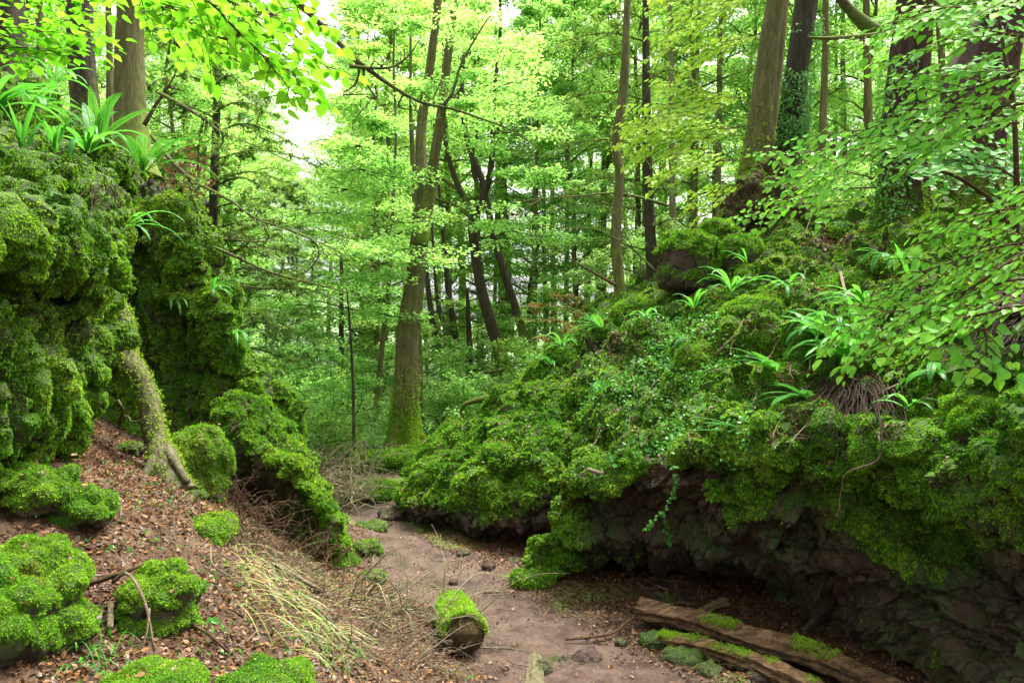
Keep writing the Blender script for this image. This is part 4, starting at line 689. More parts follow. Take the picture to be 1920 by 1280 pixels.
# bare mossy boughs
def bough(label, lines, seed, r0=.025, nside=5, depth=2, mat=TWIG_M, mo=.35, lenf=.35, name="mossy_bough", leafy=None, plane=None, r1=.004):
    root = empty(name, tuple(P(*lines[0][0])), label, "branch", "bare mossy boughs across the valley"); b = MB(); tips = []
    for k, l in enumerate(lines): twigs(b, None, None, r0*(1 if k == 0 else .6), r1, depth if k == 0 else max(1, depth-1), nside, 0, seed+k, .09, lenf, PP(l), 7, plane, tips)
    local(b.build("branch", mat, attrs={"moss": np.full(b.n, mo)}), root)
    if leafy: local(addneedles("foliage", leafy, None, tips, 45, .07, .014, seed), root)
    return root
bough("long mossy bough arching from behind the trunk on the left down to the right", [[(285, 255, 9.8), (320, 300, 9.6), (365, 340, 9.4), (430, 375, 9.2), (480, 410, 9.1), (540, 430, 9.0), (600, 455, 9), (650, 480, 9)], [(540, 430, 9), (585, 450, 9), (598, 475, 9), (580, 505, 9), (555, 518, 9)]], 101, .028, 6, leafy=YEW)
bough("upper mossy bough with a drooping crook beside the left trunk", [[(300, 175, 10), (345, 200, 9.9), (385, 225, 9.8), (415, 248, 9.7), (470, 270, 9.6), (560, 310, 9.6)], [(415, 245, 9.7), (418, 265, 9.7), (405, 283, 9.7), (392, 286, 9.7)]], 103, .026, 6, leafy=YEW)
bough("dark forked stem rising right from the left tree foot", [[(270, 235, 10.2), (290, 200, 10.2), (310, 170, 10.2), (325, 145, 10.2), (345, 90, 10.2)], [(372, 355, 10), (372, 290, 10), (378, 225, 10)]], 105, .03, 4, 1, TWIG_B, .0)
bough("mossy bough poking right from the left rock face, upper of two", [[(398, 445, 9.9), (440, 450, 9.8), (480, 453, 9.7), (515, 452, 9.6)], [(400, 520, 10), (450, 535, 10), (500, 540, 10), (545, 540, 10)]], 107, .018, 5)
bough("mossy bough poking right from the left rock face, lower of two", [[(405, 465, 9.6), (450, 485, 9.5), (500, 508, 9.4), (560, 525, 9.3), (640, 545, 9.2), (690, 560, 9.2)], [(420, 640, 10), (470, 622, 10), (540, 610, 10), (600, 590, 10)]], 109, .02, 5)
bough("big dark bough sweeping from the top edge across the forked tree", [[(545, -10, 8.2), (600, 45, 8.3), (655, 100, 8.4), (690, 130, 8.5), (740, 165, 8.6), (790, 192, 8.7), (850, 205, 8.8), (900, 222, 8.9), (960, 245, 9), (1010, 280, 9)], [(655, 124, 8.3), (700, 128, 8.4), (740, 124, 8.5), (770, 100, 8.5), (785, 76, 8.5)], [(830, 200, 8.8), (850, 170, 8.8), (865, 120, 8.8), (905, 50, 8.8), (920, 30, 8.8)]], 111, .034, 7, r1=.005)
bough("second dark bough at the top left of the sky gap", [[(450, -20, 7.5), (500, 20, 7.6), (535, 45, 7.7), (560, 75, 7.8), (575, 90, 7.8)], [(500, 20, 7.6), (560, 60, 7.6), (600, 110, 7.7)]], 113, .026, 4, 1, TWIG_D, -.1)
bough("level mossy bough crossing behind the curved trunk", [[(1250, 385, 14.5), (1200, 370, 14.2), (1150, 362, 13.8), (1080, 368, 13.5), (1020, 372, 13.2), (965, 378, 13)], [(1020, 372, 13.2), (985, 392, 13.2), (960, 412, 13.2)], [(1250, 360, 14), (1225, 320, 14), (1205, 290, 14), (1195, 250, 14)]], 115, .03, 6)
bough("thin mossy bough low beside the curved trunk", [[(1230, 510, 13), (1190, 470, 13), (1150, 445, 13), (1110, 428, 13), (1060, 428, 13), (1000, 420, 13)], [(1190, 470, 13), (1150, 400, 13), (1120, 360, 13)]], 117, .018, 5)
bough("broken brown branch propped against the foot of the curved trunk", [[(1155, 535, 13.2), (1120, 515, 13.2), (1090, 497, 13.2), (1065, 483, 13.2)]], 119, .03, 2, 1, TWIG_B, -.1, .2)
bough("mossy crooked root bending over the edge behind the big boulder", [[(965, 735, 12.6), (930, 742, 12.5), (900, 748, 12.4), (872, 757, 12.3), (864, 775, 12.3), (878, 795, 12.2)]], 121, .075, 1, 1, BARK_D, .6, .25)
bough("dark mossy fallen branch lying in front of the Y-shaped tree", [[(945, 693, 18), (900, 700, 18), (860, 706, 18), (820, 712, 18)], [(900, 700, 18), (870, 725, 18), (845, 735, 18)]], 123, .05, 2, 1, BARK_D, .6)
bough("tangle of thin twigs high at the top centre", [[(1180, 20, 14), (1150, 60, 14), (1120, 75, 14), (1085, 105, 14)], [(1240, 100, 14), (1210, 180, 14), (1190, 230, 14)], [(1300, 50, 14), (1230, 60, 14), (1180, 50, 14)]], 125, .014, 6)
# ---------------------------------------------------------------- near leafy branches
def spray(tb, lp, A, B, fan, nside, L, seed, tilt=.7, sub=True, sag=.06, r0=.006, az=0., gap=.62):
    r = np.random.default_rng(seed); ln = np.linalg.norm(B-A); t = np.linspace(0, 1, 8)[:, None]; q = A+(B-A)*t+np.array([0, 0, 1.])*sag*ln*(4*t*(1-t))+r.normal(0, .012*ln, (8, 3))
    q = cr(q, 40); tb.tube(q, [r0, .0015], 5); T0 = nrm(B-A); pn = nrm(np.array([az, -tilt, 1.])+rdir(1, r)[0]*.12); pn = nrm(pn-T0*pn.dot(T0))
    sd_ = np.cross(T0, pn); tw = [(q[int(len(q)*.15):], 1.)]
    for k in range(nside):
        f = .08+.86*k/max(1, nside-1); i = int(f*39); sg = 1 if k % 2 else -1; T = nrm(q[min(39, i+1)]-q[max(0, i-1)]); a = r.uniform(.6, 1.0)
        d = nrm(T*math.cos(a)+sd_*sg*math.sin(a)+rdir(1, r)[0]*.1); l = fan*(1-.62*f**1.4)*r.uniform(.45, 1.1); s = np.linspace(0, 1, 5)[:, None]
        c = q[i]+d*l*s+T*l*.15*s*s-np.array([0, 0, 1.])*l*.08*s*s+r.normal(0, .012*l, (5, 3))*s; c = cr(c, 14); tb.tube(c, [r0*.45, .001], 4); tw.append((c, .95))
        if sub and l > L*5:
            for j in range(int(l/(L*2.6))):
                i2 = int(r.uniform(.25, .85)*13); d2 = nrm(nrm(c[i2]-c[i2-1])*.8+sd_*(1 if j % 2 else -1)*.75+T*.3); l2 = l*.4*r.uniform(.6, 1)
                c2 = c[i2]+d2*l2*np.linspace(0, 1, 8)[:, None]; tb.tube(c2, [r0*.25, .001], 4); tw.append((c2, .85))
    for c, s in tw:
        seg = np.linalg.norm(np.diff(c, axis=0), axis=1); cum = np.r_[0, np.cumsum(seg)]; n = max(2, int(cum[-1]/(L*gap))); sp = np.linspace(L*.6, cum[-1], n)
        for j, x in enumerate(sp):
            p = np.array([np.interp(x, cum, c[:, m]) for m in range(3)]); i = min(len(c)-2, int(np.searchsorted(cum, x))-1 if x > 0 else 0); T = nrm(c[i+1]-c[i]); sg = 1 if j % 2 else -1
            d = nrm(T*(.55 if j < n-1 else 1.)+sd_*sg*(.85 if j < n-1 else 0)+rdir(1, r)[0]*.22-np.array([0, 0, .15])); u = nrm(pn+rdir(1, r)[0]*r.uniform(.05, .36)); lp.append((p+d*L*.12, d, u, L*s*r.uniform(.4, 1.2), np.clip(r.normal(.5, .3), 0, 1)))
def leafy(label, sprays, seed, mat=LIME, L=.06, name="leafy_branch", group=None, asp=.95, cat="leafy branch", tilt=.7, stems=(), r0=.006, tone=0, gap=.62):
    root = empty(name, tuple(P(*sprays[0][0])), label, cat, group); tb = MB(); lp = []
    for k, s in enumerate(sprays): spray(tb, lp, P(*s[0]), P(*s[1]), s[2], s[3], L, seed+k*7, tilt, r0=r0, gap=gap)
    for st in stems: tb.tube(PP(st[0]), st[1], 8, .15, n=40)
    p, d, u, l, v = [np.array([x[i] for x in lp]) for i in range(5)]; V, Fs = leaves(p, d, u, l, asp); lb = MB(); lb.add(V, Fs, np.repeat(np.clip(v+tone, 0, 1), 10))
    local(tb.build("branch", TWIG_B, attrs={"moss": np.zeros(tb.n)}), root); local(lb.build("leaves", mat, smooth=False), root); return root
leafy("lime-green leafy branch hanging across the top left, its tip before the white sky", tilt=-.35, sprays=[((250, -60, 3.05), (640, 150, 3.78), .42, 16), ((330, -40, 2.93), (560, 195, 3.54), .34, 14), ((240, -40, 3.29), (420, 110, 3.54), .35, 12), ((200, -30, 2.93), (330, 40, 3.42), .35, 10), ((420, -60, 3.29), (620, 60, 3.66), .3, 10), ((380, 60, 3.42), (590, 165, 3.66), .22, 10)], seed=201, mat=LIME, L=.062, tone=-.02, group="leafy branches at the top left")
leafy("green leafy branch reaching in from the top left corner", tilt=-.3, sprays=[((-80, 40, 3.42), (205, 100, 4.03), .38, 15), ((-60, 90, 3.54), (150, 120, 4.03), .3, 10), ((-40, -20, 3.66), (180, 30, 4.15), .35, 12)], seed=221, mat=LIME, L=.056, tone=-.2, group="leafy branches at the top left")
leafy("rust-brown dead leafy twigs behind the left ledge", [((375, 400, 10.2), (350, 275, 10.2), .35, 10), ((345, 390, 10.2), (385, 300, 10.2), .3, 9), ((330, 370, 10.2), (318, 300, 10.2), .25, 7)], 229, LITTER, .05, tone=.35, tilt=.9, name="dead_branch")
rg = "leafy branches reaching in from the right"
leafy("bright leafy branch at the top right, above the others", [((1980, -20, 3.4), (1590, 90, 3.7), .42, 18), ((1900, -30, 3.5), (1680, 60, 3.8), .3, 12), ((1960, 60, 3.3), (1640, 125, 3.7), .3, 14)], 231, LIME, .047, tone=.1, group=rg, tilt=.85)
leafy("large fan of lime leaves slanting down left before the dark yew", [((1990, 120, 3.3), (1470, 330, 3.9), .5, 20), ((1980, 190, 3.3), (1560, 300, 3.7), .34, 15), ((1900, 230, 3.4), (1450, 385, 4.1), .38, 18)], 251, LIME, .047, tone=-.05, group=rg, tilt=.8)
leafy("dark green leafy sapling with upright stems at the right edge", [((1930, 150, 3.9), (1800, 130, 4.2), .4, 12), ((1910, 230, 3.9), (1780, 270, 4.2), .4, 12), ((1905, 330, 3.9), (1760, 300, 4.1), .35, 12), ((1910, 380, 4.0), (2000, 260, 4.1), .4, 12), ((1910, 60, 4.0), (2010, 100, 4.1), .4, 12), ((1900, 400, 4.2), (1800, 260, 4.5), .45, 12), ((1910, 100, 4.2), (1830, 20, 4.4), .4, 10), ((1800, 380, 4.3), (1720, 250, 4.6), .4, 12)], 271, GREENL, .055, tilt=.8, name="sapling", cat="sapling",
    stems=[([(1905, 440, 4.1), (1906, 330, 4.0), (1900, 200, 4.0), (1885, 110, 4.0), (1870, 20, 4.0)], [.016, .008]), ([(1890, 420, 4.3), (1850, 370, 4.3), (1790, 330, 4.3), (1720, 300, 4.3), (1700, 200, 4.4)], [.014, .006]), ([(1955, 420, 4.2), (1960, 200, 4.2), (1950, 0, 4.2)], [.012, .006])])
leafy("short leafy branch at the right edge, level with the yew foot", [((1990, 380, 3.3), (1720, 445, 3.7), .26, 14), ((1980, 340, 3.5), (1830, 400, 3.8), .2, 8)], 291, LIME, .055, tone=-.1, group=rg, tilt=.9)
leafy("wide leafy branch spread over the ferns on the right slope", [((1990, 430, 3.0), (1590, 600, 3.6), .42, 20), ((1990, 520, 2.9), (1535, 645, 3.5), .45, 22), ((1980, 570, 2.8), (1560, 690, 3.4), .34, 20), ((1850, 600, 3.0), (1850, 700, 2.9), .2, 8)], 301, LIME, .046, tone=-.1, tilt=.7, group=rg, stems=[([(1990, 430, 3.3), (1880, 500, 3.3), (1790, 560, 3.35), (1700, 610, 3.4), (1650, 640, 3.4)], [.012, .004])])
leafy("spray of small lime leaves in front of the burr of the twin trunks", [((1640, 330, 5.6), (1440, 345, 5.8), .3, 14), ((1640, 350, 5.6), (1380, 420, 6.0), .38, 16), ((1600, 310, 5.6), (1410, 290, 5.9), .2, 8)], 321, LIME, .052, group=rg, tilt=1.1)
yl = "yellow-green leafy branches in front of the stems left of the twin trunks"
leafy("yellow-green leaf fan left of the twin trunks, upper", [((1440, -20, 8.5), (1250, 70, 9), .9, 26), ((1430, 60, 8.6), (1290, 120, 9), .7, 20), ((1400, -40, 8), (1230, 0, 8.5), .7, 20)], 341, LIMEY, .075, tone=.1, group=yl, tilt=.85)
leafy("yellow-green leaf fan left of the twin trunks, lower", [((1400, 180, 8.5), (1180, 240, 9), .9, 30), ((1400, 240, 8.6), (1200, 280, 9), .7, 24), ((1390, 300, 8.8), (1230, 330, 9.2), .6, 20), ((1390, 345, 9), (1290, 385, 9.4), .5, 14)], 361, LIMEY, .075, tone=.1, group=yl, tilt=.85)
# ---------------------------------------------------------------- ferns
def frond_strap(r, base, az, L, W, el, curl, var):
    n = 16; s = np.linspace(0, 1, n); ang = el-curl*s**1.2; h = np.array([math.cos(az), math.sin(az), 0]); step = L/(n-1)
    dx = np.cumsum(np.cos(ang))*step; dz = np.cumsum(np.sin(ang))*step; c = base+h*dx[:, None]+np.array([0, 0, 1.])*dz[:, None]; side = np.array([-math.sin(az), math.cos(az), 0.])
    T = nrm(np.gradient(c, axis=0)); U = np.cross(side, T); U *= np.sign(U[:, 2:3].mean()+1e-6) if False else 1; w = W*np.minimum(1, s*5+.12)*np.clip((1-s)*3.2, 0, 1)**.6*.5; wav = .12*np.sin(s*34+r.uniform(0, 6))*w
    cols = [c+side*(w+wav*.5)[:, None]+U*(wav+.22*w)[:, None], c+side*(w*.5)[:, None]+U*(.02*w)[:, None], c-U*(w*.12)[:, None], c-side*(w*.5)[:, None]+U*(.02*w)[:, None], c-side*(w-wav*.5)[:, None]+U*(.22*w-wav)[:, None]]
    V, F = grid(np.stack(cols, 1)); return V, F, np.full(len(V), var)
def frond_feather(r, base, az, L, W, el, curl, var):
    n = 34; s = np.linspace(0, 1, n); ang = el-curl*s**1.2; h = np.array([math.cos(az), math.sin(az), 0]); step = L/(n-1); c = base+h*(np.cumsum(np.cos(ang))*step)[:, None]+np.array([0, 0, 1.])*(np.cumsum(np.sin(ang))*step)[:, None]
    side = np.array([-math.sin(az), math.cos(az), 0.]); T = nrm(np.gradient(c, axis=0)); up = nrm(np.cross(side, T)); up *= np.sign(up[:, 2:3]+1e-6); w = W*np.sin(np.pi*np.clip(s*.93+.07, 0, 1))**.75*(1-.25*s)
    Vs, Fs = tube(c, [.003, .001], 4); b = MB(); b.add(Vs, Fs, var*.5)
    for sg in (1, -1):
        d = nrm(side*sg+T*.35-np.array([0, 0, .12])); V, F = kites(c, d, up, w, np.full(n, L/n*.95), .3); b.add(V, F, var)
        for q in (.3, .5, .7, .85): # pinnules give the pinna its toothed edge
            V, F = kites(c+d*w[:, None]*q, nrm(d*.5+T*.9), up, w*.14+.004, np.full(n, L/n*.4)); b.add(V, F, np.clip(var+.1, 0, 1)); V, F = kites(c+d*w[:, None]*q, nrm(d*.5-T*.9), up, w*.12+.004, np.full(n, L/n*.4)); b.add(V, F, var)
    return np.concatenate(b.v), b.f, np.concatenate(b.a)
def fern(X, Y, label, n, L, W, seed, kind="strap", azr=(0, 6.28), el=(.7, 1.35), curl=(1.2, 2.2), d=None, group=None, lift=.02):
    r = np.random.default_rng(seed); base = surf(X, Y) if d is None else P(X, Y, d); base = base+np.array([0, -.03, lift])
    root = empty("hart_tongue_fern" if kind == "strap" else "feather_fern", tuple(base), label, "fern", group)
    for k in range(n):
        az = azr[0]+(azr[1]-azr[0])*(k+r.uniform(.1, .9))/n; b = MB(); f = frond_strap if kind == "strap" else frond_feather
        V, F, a = f(r, base+r.normal(0, .012, 3), az, L*r.uniform(.6, 1.1), W*r.uniform(.65, .95)*(.85 if kind == 'strap' else 1), r.uniform(*el), r.uniform(*curl), float(np.clip(r.normal(.5, .25), 0, 1))); b.add(V, F, a); local(b.build("frond", FERN, smooth=kind == "strap"), root)
    return root
hg, fg = "strap-leaved ferns", "feathery ferns"
PI = math.pi
for a in [(105, 165, "strap fern with long drooping fronds high on the left ledge before a dark trunk", 10, .52, .055, 1, dict(d=7.4)), (-10, 225, "strap fern at the left edge with fronds arching right", 9, .6, .06, 2, dict(azr=(-.9, .9), d=5.6)),
          (50, 290, "upright clump of broad fronds on the left wall top, left of two", 9, .3, .045, 3, dict(el=(1.2, 1.5), curl=(.3, .9), d=5.4)), (108, 292, "upright clump of broad fronds on the left wall top, right of two", 9, .28, .045, 4, dict(el=(1.2, 1.5), curl=(.3, .9), d=5.6)),
          (170, 295, "strap fern drooping over the gap between the left rocks", 10, .5, .065, 5, dict(azr=(-2.2, .6), curl=(1.8, 2.8), d=6.4)), (240, 428, "strap fern reaching right from the red rock under the left ledge", 6, .55, .055, 6, dict(azr=(-.8, .3), curl=(1.2, 2.0), el=(.2, .8))),
          (400, 545, "small strap fern on the shoulder of the left rock face", 7, .42, .05, 7, dict(azr=(-1.4, .8))), (445, 635, "strap fern with drooping fronds on the edge above the left boulder", 7, .5, .05, 8, dict(azr=(-1.2, .4), curl=(1.4, 2.4), el=(.3, .9))),
          (325, 575, "thin strap fern in the shade of the left rock face", 5, .4, .04, 9, dict(azr=(-1.4, .2), el=(.2, .7))),
          (1250, 478, "strap fern against the blocky rock at the left end of the crest", 9, .6, .085, 10, dict(el=(.3, 1.4))), (1030, 680, "strap fern on the ridge of the big boulder, lower of two", 8, .42, .06, 11, {}), (1055, 650, "strap fern on the ridge of the big boulder, upper of two", 9, .5, .07, 12, {}),
          (1300, 590, "strap fern on the upper slope left of the pale branch", 9, .5, .07, 13, {}), (1370, 555, "strap fern with glossy fronds in the middle of the upper slope", 11, .65, .07, 14, {}), (1215, 590, "strap fern low by the foot of the curved trunk", 7, .4, .06, 15, {}),
          (1400, 500, "small pale strap fern beneath the rounded rock of the crest", 5, .4, .045, 16, dict(azr=(2.2, 4.4))), (1475, 530, "strap fern with one tall frond on the upper right slope", 8, .5, .08, 17, dict(el=(.2, 1.2))), (1715, 545, "two-fronded upright strap fern below the dark yew", 4, .48, .1, 18, dict(el=(1.2, 1.5), curl=(.2, .6))),
          (1620, 580, "long-fronded strap fern arching left on the right slope", 10, .7, .08, 19, dict(azr=(2., 4.4))), (1525, 640, "strap fern left of the root mass with broad upright fronds", 10, .55, .1, 20, dict(el=(.7, 1.4))), (1600, 690, "large strap fern crowning the hanging root mass", 16, .75, .1, 21, dict(azr=(1.6, 4.8))),
          (1620, 640, "upright strap fern above the hanging root mass", 6, .4, .08, 22, dict(el=(1., 1.5), curl=(.3, 1.))), (1700, 770, "small pale strap fern right of the root mass", 6, .3, .045, 23, dict(azr=(2.2, 5.6))), (1130, 730, "small glossy strap fern on the ivy slope right of the big boulder", 6, .35, .045, 24, {}),
          (1220, 655, "tiny strap fern on the ivy slope above the thin twigs", 5, .25, .04, 25, {})]:
    fern(a[0], a[1], a[2], *a[3:7], group=hg, **a[7])
for a in [(185, 270, "big feathery fern standing at the left trunk foot", 11, .62, .075, 31, dict(azr=(-1.6, 3.6), el=(.8, 1.5), curl=(.3, 1.3), d=6.9)), (270, 330, "feathery fern with long fronds drooping right below the left trunk", 7, .8, .07, 32, dict(azr=(-1.6, .6), el=(.6, 1.), curl=(1.2, 2.), d=7.6)),
          (1120, 620, "pale feathery fern on the ridge beside the strap fern", 7, .65, .09, 33, dict(azr=(1.8, 4.6), el=(.3, .9), curl=(.5, 1.2))), (1510, 745, "feathery fern with fronds spread left of the root mass", 8, .55, .075, 34, dict(azr=(2.2, 4.4), el=(.1, .8), curl=(.5, 1.2))),
          (1385, 805, "pale feathery frond low on the ivy slope above the overhang", 4, .5, .07, 35, dict(azr=(2.6, 3.6), el=(.1, .5), curl=(.2, .9))), (1690, 490, "bluish feathery fern between the yew roots", 8, .45, .07, 36, dict(el=(.1, .9))), (1450, 700, "feathery fern below the pale leaning branch on the right bank", 7, .5, .07, 41, dict(azr=(2.2, 4.6), el=(.2, .8), curl=(.5, 1.3))), (1560, 610, "feathery fern just above the big strap fern", 7, .5, .07, 42, dict(azr=(2., 4.6), el=(.2, .9))), (1280, 640, "small feathery fern on the ivy slope left of centre", 6, .36, .055, 43, dict(azr=(2., 5.), el=(.2, .9))), (1750, 700, "feathery fern in the shade right of the root mass", 7, .42, .06, 44, dict(azr=(2., 5.), el=(.2, .9))), (60, 215, "feathery fern among the strap ferns on the left ledge", 8, .5, .07, 45, dict(azr=(-1.4, 1.8), el=(.5, 1.2), d=6.6)),
          (1650, 475, "feathery fern on the mossy shelf left of the yew foot", 6, .45, .07, 37, dict(azr=(2, 4.6), el=(.1, .8)))]:
    fern(a[0], a[1], a[2], *a[3:7], kind="feather", group=fg, **a[7])
fern(690, 835, "small strap fern at the left foot of the forked tree", 8, .4, .05, 40, d=14.6, group=hg)
# ---------------------------------------------------------------- root masses, stumps, logs
def rootmass(name, label, X0, X1, Y0, Y1, n, seed, push=.1, cat="roots", w=(.002, .007)):
    r = np.random.default_rng(seed); root = empty(name, tuple(surf((X0+X1)/2, Y0)), label, cat); b = MB()
    for k in range(n):
        f = r.random(); X = X0+(X1-X0)*f; sp = (X-(X0+X1)/2)*.25; pr = []
        ln = r.uniform(.2, 1)*(1-.5*abs(f-.5)); X += r.normal(0, 12)
        a = surf((X0+X1)/2+(X-(X0+X1)/2)*.5, Y0+r.uniform(-8, 20)); e = surf(X+sp, Y0+(Y1-Y0)*ln); dmin = min(a[1], e[1])-push*r.uniform(.3, 1.6)
        A_ = a+np.array([0, -.02, 0]); E_ = P(X+sp, Y0+(Y1-Y0)*ln, dmin+.05); m = (A_+E_)/2+np.array([*r.normal(0, .05, 2), r.normal(0, .04)])+np.array([0, -push*r.uniform(.5, 1.5), 0]); b.tube(np.array([A_, A_*.6+m*.4+np.array([0, -push*.6, .03]), m, E_]), [r.uniform(*w), .003], 5, .3, n=12, seed=k)
    local(b.build("fibres", ROOTM, attrs={"moss": np.zeros(b.n)}), root); return root
rootmass("root_mass", "brown fibrous root mass hanging below the big strap fern", 1490, 1680, 705, 875, 170, 5, .12)
for t_ in (yw, yw2): moss_foot(t_, .9, 3000, .032, 8)
rootmass("root_mass", "small dark tuft of dead fronds under the fern at the crest's left end", 1228, 1262, 490, 560, 40, 6, .04)
rootmass("root_mass", "shadowed brown root tuft under the two-fronded fern", 1675, 1735, 550, 610, 60, 7, .06)
rootmass("rotten_stump", "fluted rotten red-brown stump hanging at the right edge below the leafy branch", 1820, 1905, 560, 720, 130, 8, .3, "stump", (.012, .03))
rootmass("root_mass", "reddish dry root tuft in the cleft between the two left rocks", 180, 225, 345, 430, 26, 9, .03)
def log(name, label, pts, rads, seed, mat=LOGM, moss=.4, seg=40, flat=.75, bmp=.35, cat="log", group=None, tuftn=0, up=.55):
    root = empty(name, tuple(np.array(pts[0])), label, cat, group); b = MB(); n = 90; V, F = tube(np.array(pts), rads, seg, 0, n, seed, 4, 1)
    R_ = V[:n*seg].reshape(n, seg, 3); c = R_.mean(1, keepdims=True); dv = R_-c; th = np.arange(seg)/seg*6.283; L_ = np.linspace(0, 1, n)[:, None]
    g = .1*np.sin(th*5+seed)[None]-.4*bmp*np.abs(np.sin(th*4.5+seed*2+3*vn(np.stack([L_[:, 0]*5, L_[:, 0]*0+seed, L_[:, 0]*0], 1), 5)[:, None]))-.3*bmp*np.abs(np.sin(th*9+seed+5*vn(np.stack([L_[:, 0]*7, L_[:, 0]*0, L_[:, 0]*0], 1), 6)[:, None]))+bmp*1.3*fbm(np.stack([np.broadcast_to(L_*3, (n, seg)).ravel(), np.broadcast_to(np.cos(th)*1.5, (n, seg)).ravel(), np.broadcast_to(np.sin(th)*1.5, (n, seg)).ravel()], 1)*2+seed, 4, seed).reshape(n, seg)
    g = g-.05*np.abs(np.sin(th*15+seed+6*vn(np.stack([L_[:, 0]*11, L_[:, 0]*0, L_[:, 0]*0+2], 1), 9)[:, None]))
    end = 1-.35*(1-ss(0, .03, L_))*vn(np.stack([th*2, th*0, th*0+seed], 1), 3)[None]-.35*ss(.97, 1, L_)*.5; R_ = c+dv*((1+g)*end)[..., None]; R_[..., 2] = c[..., 2]+(R_[..., 2]-c[..., 2])*flat
    V[:n*seg] = R_.reshape(-1, 3); N = nrm(R_-c).reshape(-1, 3); no = fbm(V*3.5, 4, seed)[:n*seg]; mo = np.clip(ss(.2, .7, N[:, 2]+.0)*ss(.0, .25, no+moss-.3), 0, 1)
    b.add(V, F); local(b.build("wood", mat, attrs={"moss": np.r_[mo*.9-.1, 0, 0]}), root)
    if tuftn:
        w_ = mo*(mo > .12); 
        if w_.sum() > 0:
            k = rng.choice(n*seg, tuftn, p=w_/w_.sum()); p = V[k]+rng.normal(0, .008, (tuftn, 3)); t = MB(); t.add(*tufts(p, N[k], tsize(p)*.6, 5, .2, var0=np.clip(rng.normal(.8, .2, tuftn), 0, 1))); local(t.build("moss", MOSS_R, smooth=False), root)
    return root
def gp_(X, Y, lift=0.): d = (CAMZ)*FPX/(Y-HZ); x = at(X, d); return np.array([x, d, max(0, float(gz([x], [d])[0]))+lift])
log("fallen_log", "long rotten fallen log, upper of two beside the overhang, bright moss on its middle", [gp_(1200, 1165, .12), gp_(1300, 1192, .14), gp_(1420, 1228, .13), gp_(1540, 1262, .12), gp_(1640, 1300, .1), gp_(1800, 1360, .08)], [.11, .13, .12, .13, .1, .07], 3, tuftn=2600, moss=.34, group="fallen logs")
log("fallen_log", "split lower fallen log nearest the path, mossy on top", [gp_(1240, 1205, .05), gp_(1340, 1235, .08), gp_(1450, 1278, .08), gp_(1560, 1325, .06), gp_(1650, 1380, .05)], [.06, .09, .1, .08, .05], 5, tuftn=2000, moss=.36, group="fallen logs")
log("log_stub", "pale mossy branch stub with rounded end behind the long fallen log", [gp_(1310, 1178, .13), gp_(1335, 1172, .16), gp_(1362, 1168, .19)], [.035, .05, .065], 7, CUTW, .3, tuftn=120, bmp=.15, cat="log")
log("half_buried_log", "smooth grey-brown log end half sunk in the path at the bottom edge", [gp_(1003, 1225, -.02), gp_(1003, 1260, 0), gp_(1002, 1330, 0)], [.05, .07, .08], 9, BARK_P, -.3, bmp=.12, cat="log")
log("branch", "dark log lying in the shade of the cave mouth", [gp_(1215, 1118, .03), gp_(1262, 1160, .05)], [.05, .06], 12, BARK_D, .1, bmp=.15, cat="log")
# short mossy cut log
def cutlog():
    a = P(848, 1138, 7.0); a[2] = max(a[2], .1); e = P(870, 1186, 6.25); ax = nrm(e-a); root = empty("cut_log", tuple((a+e)/2-np.array([0, 0, .15])), "short cut log end standing at the path edge with bright green moss on top", "log")
    b = MB(); V, F = tube(np.array([a, a+(e-a)*.5, e-ax*.01, e]), [.13, .155, .16, .15], 36, 0, 40); q = V[:-2].reshape(40, 36, 3); c = q.mean(1, keepdims=True); q = c+(q-c)*(1+.1*fbm(q.reshape(-1, 3)*4, 3, 3).reshape(40, 36))[..., None]; V[:-2] = q.reshape(-1, 3); N = nrm(q-c)
    b.add(V, F); mo = ss(-.15, .2, N[..., 2]+.2*fbm(q.reshape(-1, 3)*6, 3, 4).reshape(40, 36)); b2 = np.r_[mo.ravel(), 0, 0]; local(b.build("wood", CUTW, attrs={"moss": b2*.6-.1}), root)
    w_ = mo.ravel()**2; k = rng.choice(len(w_), 5200, p=w_/w_.sum()); p = V[:-2][k]+rng.normal(0, .008, (5200, 3)); t = MB(); t.add(*tufts(p, N.reshape(-1, 3)[k], .02, 5, .2, var0=np.clip(rng.normal(.85, .15, 5200), 0, 1))); local(t.build("moss", MOSS_R, smooth=False), root)
cutlog()
